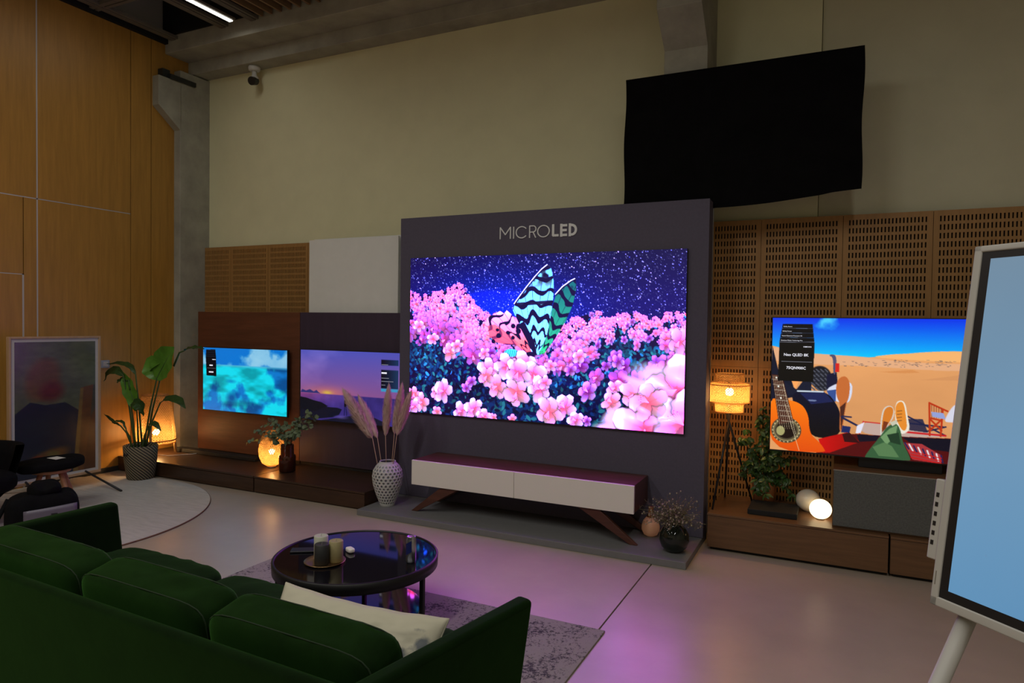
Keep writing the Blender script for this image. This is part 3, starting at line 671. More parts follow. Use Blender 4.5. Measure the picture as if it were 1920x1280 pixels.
# -- turquoise sea picture
def paint_sea():
    P = Pic(260, 146, 1.7778); U, V = P.U, P.V; n = P.noise(4, 3, 5, .7); n2 = P.noise(5, 9, 5); n3 = P.noise(14, 12, 3, .35)
    sky = np.array([.05, .50, .90]) * np.ones_like(P.a); n9 = P.noise(9, 77, 4, .8); cl = np.clip(((n * .5 + n9 * .5) - .50 + .30 * np.clip(U - .45, 0, .4) + .20 * np.clip(.2 - U, 0, 1) + .5 * (V - .10)) * 7, 0, 1)[..., None] * (.75 + .35 * n9[..., None])
    sky = sky * (1 - cl) + np.array([.60, .86, 1.0]) * cl
    d = np.clip((n2 - .50 - .10 * np.abs(V - .75) - .25 * (U - .35) ** 2) * 9, 0, 1)[..., None]
    sea = np.array([.06, .80, .88]) * (1 - d) + np.array([.04, .42, .74]) * d
    s2 = np.clip((n3 - .5) * 2.2, -.3, .3)[..., None]; sea = sea * (1 + s2 * .45) + .10 * s2
    hz = np.clip((V - .26) / .05, 0, 1)[..., None]; k = np.clip((V - .26) * 90, 0, 1)[..., None]
    sea = sea * hz + np.array([.42, .78, .95]) * (1 - hz)
    P.a[:] = sky * (1 - k) + sea * k
    P.ell(.36, .78, .09, .13, (.0, .22, .58), soft=.8, al=.8); P.ell(.42, .72, .06, .07, (0, .30, .66), soft=.9, al=.7); P.ell(.33, .90, .10, .07, (0, .2, .5), soft=.9, al=.7); P.ell(.35, .52, .08, .04, (0, .45, .8), soft=.9, al=.7)
    P.poly([(.04, .035), (.155, .03), (.165, .16), (.17, .455), (.045, .45), (.035, .16)], (.01, .04, .09))
    for i in range(4): P.line((.04, .05 + i * .03), (.15, .05 + i * .03), .006, (.25, .35, .45), .5)
    return P
# -- dusk coast
def paint_dusk():
    P = Pic(260, 146, 1.7778); U, V = P.U, P.V; n = P.noise(4, 23, 5, .5); n2 = P.noise(10, 29, 4)
    t = np.clip(V / .62, 0, 1)[..., None]
    sky = np.array([.34, .36, .80]) * (1 - t) + np.array([.58, .36, .62]) * t
    cl = np.clip((n - .45) * 3, 0, 1)[..., None]; sky = sky + np.array([.16, .12, .10]) * cl * (1 - t * .4)
    g = np.exp(-((U - .28) / .22) ** 2 - ((V - .60) / .09) ** 2)[..., None]; sky = sky * (1 - .7 * g) + np.array([.92, .50, .45]) * .7 * g
    g = np.exp(-((U - .28) / .05) ** 2 - ((V - .60) / .03) ** 2)[..., None]; sky = sky * (1 - .8 * g) + np.array([.95, .85, .30]) * .8 * g
    sea = np.array([.30, .24, .62]) * np.ones_like(P.a) * (.85 + .4 * (n2 - .5)[..., None]) + np.array([.35, .10, .05]) * np.clip(1 - U * 1.9, 0, 1)[..., None] * np.clip(1 - (V - .62) * 5, 0, 1)[..., None]
    k = np.clip((V - .615) * 90, 0, 1)[..., None]; P.a[:] = sky * (1 - k) + sea * k
    P.poly([(0, .615), (.02, .57), (.06, .59), (.10, .565), (.14, .595), (.17, .57), (.19, .60), (.21, .615)], (.22, .22, .48))
    rk = (.07, .085, .13)
    P.poly([(0, .68), (.06, .69), (.14, .72), (.22, .74), (.29, .79), (.22, .83), (.16, .88), (0, .86)], rk)
    P.poly([(.0, .84), (.16, .86), (.26, .80), (.38, .80), (.43, .82), (.40, .90), (.34, .94), (.1, 1), (0, 1)], rk, .9)
    P.poly([(.52, .90), (.62, .86), (.75, .90), (.86, .96), (.9, 1), (.2, 1), (.3, .97)], (.09, .10, .16), .9)
    P.ell(.42, .93, .09, .035, (.40, .34, .66), soft=.8, al=.7)
    P.ell(.463, .655, .006, .017, (.03, .03, .06)); P.poly([(.453, .68), (.473, .68), (.476, .78), (.452, .78)], (.05, .05, .10))
    P.line((.457, .78), (.452, .90), .010, (.06, .10, .25)); P.line((.470, .78), (.478, .90), .010, (.06, .10, .25))
    P.poly([(.805, .10), (.965, .10), (.965, .175), (.805, .175)], (.02, .03, .12), col2=(.10, .25, .42), dirv=(1, 0))
    P.poly([(.805, .235), (.965, .235), (.965, .49), (.805, .49)], (.02, .03, .10), col2=(.12, .26, .42), dirv=(1, 0))
    P.poly([(.805, .49), (.965, .49), (.965, .53), (.805, .53)], (.25, .65, .85))
    return P
def text(body, size, loc, m, parent, align='LEFT', bold=False):
    c = bpy.data.curves.new('lettering', 'FONT'); c.body = body; c.size = size; c.align_x = align; c.extrude = .0004
    if bold: c.offset = size * .018
    c.resolution_u = 2
    o = bpy.data.objects.new('lettering', c); C.objects.link(o); me = bpy.data.meshes.new_from_object(o)
    bpy.data.objects.remove(o); me.materials.clear(); me.materials.append(MATS[m])
    o = bpy.data.objects.new('lettering', me); C.objects.link(o); o.parent = parent
    o.location = Vector(loc) - wloc(parent); o.rotation_euler = (R(90), 0, 0); return o
def tv(name, label, x0, z1, w, h, yf, pic, m, depth=.03, back=None):
    t = thing(name, label, 'television', (x0 + w / 2, yf, z1 - h))
    MB().box(x0 - .006, x0 + w + .006, yf + .001, yf + depth, z1 - h - .010, z1 + .006).build('housing', 'black_plastic', t, bevel=.003)
    screen_grid('picture', pic, (x0, yf, z1), (w, 0, 0), (0, 0, -h), m, t)
    if back: box('wall_bracket', 'steel_dark', (x0 + w * .35, x0 + w * .65, yf + depth, back, z1 - h * .7, z1 - h * .35), t)
    return t
s1 = tv('sea_television', 'television showing turquoise sea, on the reddish brown board', -6.212, 1.303, 1.20, .668, 5.18, paint_sea(), 'screen_left', back=5.25)
X0, Z1 = -6.212, 1.303
text('SAMSUNG', .012, (X0 + .14, 5.178, Z1 - .130), 'ui_text', s1, bold=True)
for a, b_, z in ((.098, .148, .182), (.090, .158, .254)): box('ui_rule', 'ui_text', (X0 + a, X0 + b_, 5.1784, 5.1788, Z1 - z - .014, Z1 - z), s1)
box('ui_rule', 'ui_text_dim', (X0 + .06, X0 + .19, 5.1784, 5.1788, Z1 - .2205, Z1 - .219), s1)
s2 = tv('dusk_television', 'television showing a purple dusk coast with a standing figure', -4.831, 1.319, 1.215, .684, 5.18, paint_dusk(), 'screen_dusk', back=5.25)
X0, Z1 = -4.831, 1.319
box('ui_rule', 'ui_text', (X0 + .985, X0 + 1.045, 5.1784, 5.1788, Z1 - .197, Z1 - .182), s2)
for a, b_, z in ((.985, 1.06, .110), (.985, 1.07, .235), (.985, 1.12, .265), (.985, 1.03, .300)): box('ui_rule', 'ui_text_dim', (X0 + a, X0 + b_, 5.1784, 5.1788, Z1 - z - .004, Z1 - z), s2)

# -- desert camp picture (control points in pixels of a view of the television)
def paint_desert():
    P = Pic(460, 259, 1.7778); U, V = P.U, P.V; r = np.random.default_rng(3)
    def q(x, y):
        t = (x - 70) / 1490.0; u = t * .655 * (1 + .02 * t)
        yt = 65 + (x - 80) * .0045; yb = 1125 + (x - 60) * .071; return (u, (y - yt) / (yb - yt))
    def poly(pts, c, al=1., col2=None, dirv=None):
        if len(pts) >= 6:
            for _ in range(2):
                o = []
                for a, b in zip(pts, pts[1:] + pts[:1]): o += [(a[0] * .75 + b[0] * .25, a[1] * .75 + b[1] * .25), (a[0] * .25 + b[0] * .75, a[1] * .25 + b[1] * .75)]
                pts = o
        P.poly([q(*p) for p in pts], c, al, col2, dirv)
    def ell(x, y, rx, ry, c, ang=0, soft=.12, al=1.): u, v = q(x, y); P.ell(u, v, rx / 2270., ry / 1110., c, ang, soft, al)
    def line(a, b, w, c, al=1.): P.line(q(*a), q(*b), w / 1110., c, al)
    t = np.clip(V / .27, 0, 1)[..., None]; P.a[:] = np.array([.0, .20, .88]) * (1 - t) + np.array([.0, .72, .95]) * t
    n = P.noise(9, 5, 5)
    cl = np.clip((n - .40 - ((U - .215) / .12) ** 2 - ((V - .03) / .13) ** 2) * 4, 0, 1)[..., None]; P.a[:] = P.a * (1 - cl) + np.array([.35, .90, .98]) * cl
    n2 = P.noise(6, 8, 5, .4)
    sand = np.array([.86, .60, .38]) * (.93 + .16 * n2[..., None]) * (1.04 - .12 * V[..., None])
    ridge = [(60, 285), (130, 300), (300, 345), (450, 350), (600, 362), (760, 368), (900, 378), (1000, 372), (1080, 355), (1200, 350), (1300, 338), (1440, 335), (1540, 325), (1700, 330), (2300, 350)]
    U_, V_ = zip(*[q(*p) for p in ridge]); h = np.interp(U, U_, V_); k = np.clip((V - h) * 200, 0, 1)[..., None]; P.a[:] = P.a * (1 - k) + sand * k
    poly([(60, 285), (300, 345), (620, 362), (850, 378), (1200, 420), (1600, 430), (2300, 430), (2300, 480), (1500, 490), (900, 450), (450, 440), (60, 420)], (.86, .66, .52), .75)
    poly([(900, 378), (1080, 355), (1200, 350), (1300, 338), (1540, 325), (2300, 345), (2300, 430), (1500, 415), (1150, 395)], (.93, .68, .42), .95)
    for _ in range(90): x = 700 + 850 * r.random(); ell(x, 400 + 60 * r.random(), 6 + 12 * r.random(), 3, (.45, .38, .36), al=.6)
    poly([(980, 498), (1240, 478), (1300, 500), (1180, 506)], (.80, .52, .30), .8); poly([(1300, 560), (1700, 500), (1700, 560)], (.76, .52, .34), .5)
    # shadows and clutter at the left
    poly([(75, 290), (130, 480), (250, 560), (300, 700), (60, 740)], (.05, .08, .16))
    poly([(140, 560), (300, 640), (430, 480), (430, 660), (150, 700)], (.08, .10, .18)); poly([(250, 565), (320, 570), (290, 640)], (.96, .62, .35))
    # tyre
    ell(500, 540, 105, 95, (.07, .08, .12)); ell(520, 570, 90, 90, (.12, .13, .17))
    for i in range(5):
        for j in range(4): line((430 + j * 38, 480 + i * 36), (458 + j * 36, 500 + i * 36), 10, (.30, .31, .36)); 
    poly([(560, 520), (640, 500), (660, 640), (560, 640)], (.08, .09, .2)); poly([(590, 355), (640, 370), (632, 520), (612, 520), (608, 380), (572, 372)], (.30, .30, .42)); poly([(630, 430), (662, 430), (660, 500), (628, 500)], (.80, .14, .12))
    poly([(540, 650), (640, 590), (770, 570), (775, 680), (740, 760), (640, 740)], (.80, .82, .90)); poly([(560, 650), (640, 640), (640, 740), (600, 730)], (.20, .30, .55))
    # blue bag
    poly([(250, 690), (330, 650), (560, 655), (650, 760), (690, 860), (690, 1000), (560, 1040), (420, 1010), (300, 800)], (.025, .05, .16), col2=(.01, .015, .05))
    poly([(330, 670), (540, 660), (620, 740), (430, 760)], (.10, .13, .30)); line((310, 655), (530, 660), 12, (.75, .80, .85)); ell(440, 730, 40, 8, (.4, .45, .6))
    # sandal
    poly([(672, 980), (680, 760), (640, 690), (640, 580), (680, 535), (725, 535), (755, 590), (750, 700), (725, 760), (700, 975)], (.74, .40, .20)); poly([(676, 780), (725, 740), (705, 880), (690, 970)], (.20, .10, .10), .85)
    # shadows on sand, rug
    for a, b in (((690, 860), (960, 1000)), ((700, 870), (840, 940)), ((1215, 850), (1500, 1000)), ((1180, 900), (1480, 930)), ((700, 855), (770, 862)), ((1240, 1000), (1500, 930))): line(a, b, 12, (.12, .14, .28))
    poly([(1215, 870), (1330, 870), (1380, 1000), (1240, 1000)], (.10, .12, .25), .85)
    poly([(870, 895), (1010, 905), (1200, 960), (1500, 990), (1500, 1020), (840, 1010)], (.72, .62, .58)); line((870, 895), (840, 1000), 8, (.75, .12, .12)); line((870, 897), (1010, 910), 8, (.75, .12, .12)); line((1200, 975), (1500, 1000), 14, (.75, .10, .12))
    poly([(820, 930), (880, 900), (850, 990), (810, 990)], (.85, .85, .92)); poly([(700, 930), (770, 940), (760, 990), (690, 985)], (.10, .15, .35))
    # blankets
    poly([(480, 1030), (800, 990), (1000, 1010), (2400, 1040), (2400, 1400), (480, 1400)], (.30, .02, .05))
    poly([(500, 1040), (740, 985), (850, 1060), (600, 1150), (540, 1150)], (.78, .05, .04), col2=(.55, .03, .03), dirv=(1, 0)); poly([(700, 1000), (760, 985), (850, 1070), (720, 1060)], (.20, .02, .06))
    poly([(820, 1000), (1000, 1010), (980, 1050), (840, 1060)], (.06, .04, .12)); poly([(1180, 1020), (2400, 1035), (2400, 1240), (1300, 1100)], (.05, .05, .12))
    poly([(1190, 1060), (1330, 1070), (1480, 1160), (1475, 1225), (1260, 1195)], (.62, .20, .22))
    for i in range(9): line((1200 + i * 34, 1062 + i * 12), (1230 + i * 32, 1110 + i * 13), 11, (.86, .84, .86) if i % 2 else (.12, .12, .30))
    for i in range(3): line((1250, 1130 + i * 24), (1475, 1180 + i * 22), 7, (.75, .08, .08))
    # boots and trousers
    poly([(1005, 1000), (1010, 850), (1030, 780), (1080, 762), (1110, 790), (1112, 860), (1060, 930), (1020, 1005)], (.80, .78, .74)); poly([(1015, 985), (1022, 850), (1040, 785), (1085, 770), (1108, 800), (1095, 870), (1050, 940)], (.80, .46, .16)); poly([(1018, 985), (1030, 890), (1070, 900), (1050, 950)], (.45, .2, .10))
    poly([(1120, 740), (1160, 720), (1195, 740), (1215, 850), (1238, 950), (1200, 990), (1150, 990), (1115, 860)], (.88, .86, .80)); poly([(1120, 760), (1155, 728), (1185, 745), (1205, 860), (1215, 950), (1180, 975), (1120, 860)], (.86, .52, .18))
    for i in range(4): line((1135, 810 + i * 26), (1170, 805 + i * 26), 5, (.40, .24, .12))
    poly([(885, 1180), (940, 1100), (1010, 1010), (1060, 930), (1130, 900), (1165, 960), (1180, 1050), (1250, 1190), (1240, 1210), (900, 1190)], (.20, .34, .22))
    poly([(1010, 1020), (1080, 950), (1140, 920), (1130, 1000), (1060, 1080)], (.42, .56, .38)); poly([(950, 1100), (1040, 1060), (1100, 1090), (1160, 1180), (1000, 1170)], (.32, .46, .30)); poly([(1060, 1000), (1150, 980), (1170, 1080), (1090, 1060)], (.12, .22, .15)); poly([(1080, 900), (1130, 880), (1140, 905), (1100, 930)], (.75, .74, .66))
    # camp chair
    for a, b in (((1375, 740), (1385, 1000)), ((1475, 790), (1465, 1005)), ((1375, 740), (1510, 805)), ((1385, 870), (1470, 960)), ((1470, 870), (1385, 960)), ((1380, 860), (1470, 880))): line(a, b, 13, (.70, .20, .08))
    for i in range(5): line((1392 + i * 18, 755 + i * 8), (1396 + i * 17, 860), 4, (.45, .15, .10))
    poly([(1390, 810), (1480, 820), (1500, 870), (1400, 850)], (.55, .60, .80)); poly([(1490, 870), (1545, 760), (1580, 750), (1640, 800), (1610, 890), (1500, 895)], (.80, .80, .86))
    # more of the camp beyond the visible edge: sand, a second chair arm and blanket
    # guitar
    poly([(60, 720), (140, 712), (220, 728), (300, 740), (370, 780), (412, 860), (418, 950), (440, 1010), (490, 1050), (540, 1100), (575, 1160), (60, 1125)], (.95, .47, .06), col2=(.85, .30, .02))
    ell(215, 970, 138, 110, (.30, .27, .20), soft=.04); ell(215, 970, 122, 95, (.52, .46, .32), soft=.04); ell(215, 970, 108, 84, (.30, .27, .20), soft=.04); ell(215, 970, 92, 72, (.10, .04, .02), soft=.06); ell(165, 975, 40, 42, (.62, .60, .40), soft=.1)
    for i in range(22): a = i / 22 * 6.283; ell(215 + 122 * math.cos(a), 970 + 96 * math.sin(a), 6, 6, (.75, .70, .52))
    poly([(75, 520), (170, 530), (280, 900), (150, 925)], (.24, .10, .08))
    for i in range(9): y = 560 + i * 42; line((78 + i * 12, y), (172 + i * 13, y + 8), 5, (.60, .55, .50))
    for i in range(6): line((85 + i * 15, 530), (165 + i * 20, 960), 2.6, (.80, .76, .62), .9)
    line((200, 760), (335, 1135), 3, (.9, .85, .7)); line((180, 600), (300, 1000), 3, (.9, .85, .7))
    for x, y in ((118, 548), (136, 618), (162, 712)): ell(x, y, 8, 8, (.9, .9, .85))
    # card stack
    bk = (.012, .016, .05)
    for i in range(4):
        y = 116 + i * 37; o = i * 7; poly([(163 - o, y), (426 + i * 5, y), (430 + i * 5, y + 36), (157 - o, y + 36)], bk); line((157 - o, y + 36), (430 + i * 5, y + 36), 3, (.45, .45, .5))
    poly([(137, 262), (446, 262), (444, 582), (130, 572)], (.008, .008, .02)); line((137, 262), (446, 262), 3, (.5, .5, .55))
    return P
X0, Z1, TW, TH = -.437, 1.672, 1.66, .938
dp = paint_desert()
s3 = tv('desert_television', 'large television showing a desert camp with guitar, on the right', X0, Z1, TW, TH, 5.18, dp, 'screen_right', depth=.035)
YT = 5.1785
text('Neo QLED 8K', .0265, (X0 + .158, YT, Z1 - .268), 'ui_text', s3, 'CENTER', True)
text('75QN900C', .0265, (X0 + .160, YT, Z1 - .360), 'ui_text', s3, 'CENTER', True)
text('SAMSUNG', .0115, (X0 + .204, YT, Z1 - .205), 'ui_text', s3, bold=True)
box('ui_rule', 'ui_text_dim', (X0 + .063, X0 + .262, YT, YT + .0004, Z1 - .3085, Z1 - .3065), s3)
for k_, (tx, xx) in enumerate((('Dolby Atmos', .072), ('Infinity Screen', .066), ('Neural Quantum Processor 8K', .062), ('Quantum Matrix Technology Pro', .056))):
    text(tx, .0105, (X0 + xx, YT, Z1 - .064 - k_ * .0325), 'ui_text', s3)
# -- soft abstract stand-in for the framed painting: fields of colour only
def paint_abstract():
    P = Pic(150, 260, .58); U, V = P.U, P.V; n = P.noise(5, 61, 5); n2 = P.noise(26, 63, 3, .4)
    P.a[:] = np.array([.46, .47, .36]) * (.85 + .3 * n[..., None])
    P.ell(.33, .28, .24, .20, (.55, .38, .20), ang=.3, soft=.35)
    P.ell(.44, .37, .20, .10, (.50, .17, .11), ang=-.3, soft=.6, al=.85)
    P.poly([(0, .52), (.18, .44), (.36, .47), (.60, .46), (.80, .54), (.76, 1), (0, 1)], (.12, .17, .24))
    P.ell(.30, .62, .30, .10, (.20, .24, .27), soft=.9, al=.6)
    P.poly([(.80, .36), (.97, .34), (.93, .70), (.86, 1), (.70, 1)], (.50, .31, .15)); P.poly([(.80, .36), (.84, .36), (.76, 1), (.70, 1)], (.60, .45, .22))
    P.poly([(.93, .60), (1, .52), (1, 1), (.84, 1)], (.42, .26, .14)); P.poly([(.97, .34), (1, .34), (1, .52), (.93, .60)], (.36, .34, .28))
    P.ell(.40, .86, .32, .07, (.50, .33, .16), ang=-.25, soft=.4); P.ell(.26, .88, .12, .05, (.66, .22, .10), soft=.5); P.ell(.12, .92, .08, .04, (.15, .28, .26), soft=.5); P.ell(.45, .84, .10, .03, (.52, .44, .22), soft=.5)
    P.a *= (.88 + .26 * n2[..., None]); return P
# ---------------------------------------------------------------- sideboard on the podium
t = thing('sideboard', 'long low sideboard with two white drawer fronts and splayed legs', 'sideboard', (-2.22, 4.88, .048))
MB().box(-3.157, -1.288, 4.70, 5.072, .272, .472).build('body', 'walnut', t, bevel=.003)
box('drawer_front', 'white_lacquer', (-3.160, -2.2265, 4.676, 4.698, .270, .471), t, bevel=.002)
box('drawer_front', 'white_lacquer', (-2.2235, -1.285, 4.676, 4.698, .270, .471), t, bevel=.002)
for sx, xt, xb in ((-1, -2.80, -3.14), (1, -1.64, -1.285)):
    for y0 in (4.695, 5.02):
        yb = y0 - .01 if y0 < 4.9 else y0 + .01
        m = MB(); wt, wb = .085, .028
        m.add([(xt - wt, y0, .272), (xt + wt, y0, .272), (xt + wt, y0 + .03, .272), (xt - wt, y0 + .03, .272),
               (xb - wb, yb, .048), (xb + wb, yb, .048), (xb + wb, yb + .03, .048), (xb - wb, yb + .03, .048)],
              [(0, 1, 2, 3), (4, 7, 6, 5), (0, 4, 5, 1), (1, 5, 6, 2), (2, 6, 7, 3), (3, 7, 4, 0)])
        m.build('leg', 'walnut', t, bevel=.003)

# ---------------------------------------------------------------- right-hand cabinets
def low_cab(x0, x1, label):
    t = thing('low_cabinet', label, 'cabinet', ((x0 + x1) / 2, 5.3, 0), 'low wooden cabinets under the right television')
    box('plinth', 'black_matte', (x0 + .02, x1 - .02, 5.03, 5.60, 0, .022), t)
    box('body', 'cab_brown', (x0, x1, 5.012, 5.62, .022, .249), t)
    box('top', 'cab_brown', (x0, x1, 4.992, 5.62, .250, .265), t, bevel=.0015)
    box('drawer_front', 'cab_brown', (x0 + .002, x1 - .002, 4.995, 5.011, .024, .247), t, bevel=.0015)
low_cab(-.832, .312, 'low brown wooden cabinet carrying the rattan lamp and ficus')
low_cab(.322, 1.62, 'low brown wooden cabinet at right, behind the white display stand')
t = thing('fabric_front_cabinet', 'raised wooden cabinet with a mottled grey fabric front', 'cabinet', (.6, 5.28, .265))
box('body', 'cab_brown', (-.022, 1.24, 5.052, 5.60, .266, .656), t, bevel=.002)
box('fabric_front', 'grey_fabric', (-.018, 1.236, 5.036, 5.052, .280, .650), t, bevel=.003)
box('front_rail', 'alu', (-.022, 1.24, 5.040, 5.053, .651, .657), t)
# pedestal of the large television
box('pedestal', 'black_plastic', (.13, .62, 5.215, 5.40, .657, .75), s3, bevel=.004)
box('flat_box', 'black_matte', (-.572, -.243, 5.105, 5.40, .266, .304), bevel=.004)
props(bpy.data.objects['flat_box'], 'flat black device box on the wooden cabinet below the ficus', 'box')
bpy.data.objects['flat_box'].name = 'device_box'
o = box('soundbar', 'black_matte', (-6.56, -5.36, 5.10, 5.20, .156, .196), bevel=.006)
props(o, 'long black soundbar on the bench under the sea television', 'soundbar')

# ---------------------------------------------------------------- rattan lamps
def weave(name, prof, c, n, turns, wd, m, parent, steps=40):
    """two crossing families of ribbons on a surface of revolution"""
    L = [0]
    for a, b in zip(prof[:-1], prof[1:]): L.append(L[-1] + math.hypot(a[0] - b[0], a[1] - b[1]))
    S = [L[-1] * i / steps for i in range(steps + 1)]; rr = np.interp(S, L, [p[0] for p in prof]); zz = np.interp(S, L, [p[1] for p in prof])
    mb = MB()
    for fam in (1, -1):
        for k in range(n):
            vs = []
            for i in range(steps + 1):
                a = 2 * math.pi * (k / n) + fam * turns * 2 * math.pi * i / steps; r_ = rr[i] + .0012 * fam * (1 if (i + k) % 2 else -1); h = wd / 2 / max(rr[i], .02)
                vs += [(c[0] + r_ * math.cos(a - h), c[1] + r_ * math.sin(a - h), c[2] + zz[i]), (c[0] + r_ * math.cos(a + h), c[1] + r_ * math.sin(a + h), c[2] + zz[i])]
            mb.add(vs, [(2 * i, 2 * i + 1, 2 * i + 3, 2 * i + 2) for i in range(steps)])
    o = mb.build(name, m, parent); o['kind'] = 'stuff'; return o
def hoop(c, r, z, th, m, parent, name='hoop', n=40):
    pts = [(c[0] + r * math.cos(2 * math.pi * k / n), c[1] + r * math.sin(2 * math.pi * k / n), c[2] + z) for k in range(n + 1)]
    return MB().tube(pts, th, 6).build(name, m, parent, smooth=True)
def bulb(c, parent, r=.03, power=3.0, rad=.03):
    MB().lathe([(.001, -r)] + [(r * math.cos(R(a)), r * math.sin(R(a))) for a in range(-80, 81, 20)] + [(.001, r)], c, 20, cap=False).build('bulb', 'bulb', parent, smooth=True)
    MB().lathe([(.012, 0), (.014, .05)], (c[0], c[1], c[2] + r * .8), 12).build('socket', 'black_plastic', parent, smooth=True)
    l = bpy.data.lights.new('bulb_light', 'POINT'); l.energy = power; l.color = (1.0, .55, .20); l.shadow_soft_size = rad
    o = bpy.data.objects.new('bulb_light', l); C.objects.link(o); o.location = (c[0], c[1], c[2] - r - .012)
# 1: tall lamp in the corner
cx, cy = -6.55, 4.86; c = (cx, cy, .155)
t = thing('rattan_floor_lantern', 'tall conical rattan lantern with bamboo legs, on bench in the corner', 'lamp', c, 'lit rattan lamps')
weave('woven_shade', [(.19, .135), (.198, .20), (.175, .42), (.145, .60), (.12, .64), (.05, .655)], c, 44, .42, .0105, 'rattan', t, 44)
hoop(c, .20, .165, .007, 'rattan_dark', t); hoop(c, .193, .135, .005, 'rattan', t); hoop(c, .125, .642, .006, 'rattan', t)
for k, a in enumerate((-50, 70, 190)):
    ca, sa = math.cos(R(a)), math.sin(R(a))
    MB().tube([(cx + .205 * ca, cy + .205 * sa, .156), (cx + .15 * ca, cy + .15 * sa, .77)], [.015, .011], 10).build('leg', 'bamboo', t, smooth=True)
bulb((cx + .01, cy, .40), t, .034, 8.5)
o = MB().tube([(cx + .05, cy - .05, .30), (cx + .1, cy - .10, .19), (cx + .2, cy, .165), (cx + .32, cy + .2, .162), (-6.20, 5.15, .162)], .0035, 6).build('power_cord', 'white_plastic', t, smooth=True)
# 2: small round lamp
c = (-5.02, 4.99, .155)
t = thing('rattan_table_lamp', 'small round glowing rattan lamp beside the amber vase', 'lamp', c, 'lit rattan lamps')
MB().lathe([(.04, 0), (.04, .012), (.03, .03)], c, 24).build('base', 'alu', t, smooth=True)
weave('woven_shade', [(.045, .02), (.09, .05), (.118, .11), (.125, .18), (.112, .26), (.085, .33), (.06, .36)], c, 40, .28, .0095, 'rattan', t, 34)
hoop(c, .06, .36, .005, 'rattan', t)
bulb((c[0], c[1], c[2] + .16), t, .030, 2.8)
# 3: tripod lamp on the right
c = (-.742, 5.31, 0)
t = thing('rattan_tripod_lamp', 'tiered rattan lamp on a black tripod beside the ficus', 'lamp', (-.742, 5.31, .265), 'lit rattan lamps')
weave('woven_shade', [(.104, 1.252), (.106, 1.182)], c, 34, .12, .0085, 'rattan', t, 12)
weave('woven_shade', [(.075, 1.180), (.138, 1.178), (.143, 1.165), (.143, 1.045), (.138, 1.034), (.08, 1.032)], c, 46, .3, .0085, 'rattan', t, 34)
weave('woven_shade', [(.104, 1.032), (.100, .968)], c, 34, .12, .0085, 'rattan', t, 12)
for r_, z in ((.104, 1.252), (.143, 1.170), (.143, 1.040), (.100, .968)): hoop(c, r_, z, .0035, 'rattan', t)
bulb((c[0], c[1], 1.115), t, .030, 5.5)
MB().lathe([(.012, .94), (.02, .95), (.02, 1.0), (.01, 1.02)], c, 16).build('hub', 'black_plastic', t, smooth=True)
for fx, fy in ((-.815, 5.10), (-.585, 5.50), (-.79, 5.53)):
    MB().tube([(-.742 + (c[0] - fx) * .12, 5.31 + (c[1] - fy) * .12, .97), (fx, fy, .267)], [.009, .007], 8).build('leg', 'black_plastic', t, smooth=True)

# ---------------------------------------------------------------- balls, vases
def ball(name, c, r, m, label, sq=.94):
    pf = [(max(.0005, r * math.cos(R(a))), r * sq * math.sin(R(a))) for a in range(-90, 91, 6)]
    t = thing(name, label, 'lamp', (c[0], c[1], c[2] - r * sq), 'round glass ball lamps')
    MB().lathe(pf, c, 40, cap=False).build('globe', m, t, smooth=True)
    MB().lathe([(.03, 0), (.026, .012)], (c[0], c[1], c[2] - r * sq), 24).build('base_ring', 'alu', t, smooth=True)
ball('ball_lamp', (-.098, 5.22, .265 + .070), .073, 'ball_glow', 'glowing white ball lamp on the cabinet beside the grey front')
ball('ball_lamp', (-.185, 5.40, .265 + .080), .085, 'opal_glass', 'unlit white glass ball lamp behind the glowing one')
# peach gourd
c = (-1.235, 4.97, .048)
t = thing('gourd_vase', 'small peach coloured gourd with brown neck, behind smoked glass vase', 'vase', c)
MB().lathe([(.028, 0), (.05, .012), (.066, .045), (.066, .075), (.055, .11), (.032, .14)], c, 32).build('body', 'peach_ceramic_glow', t, smooth=True)
MB().lathe([(.032, .138), (.022, .165), (.018, .20), (.022, .215)], c, 24).build('neck', 'wood_knob', t, smooth=True)
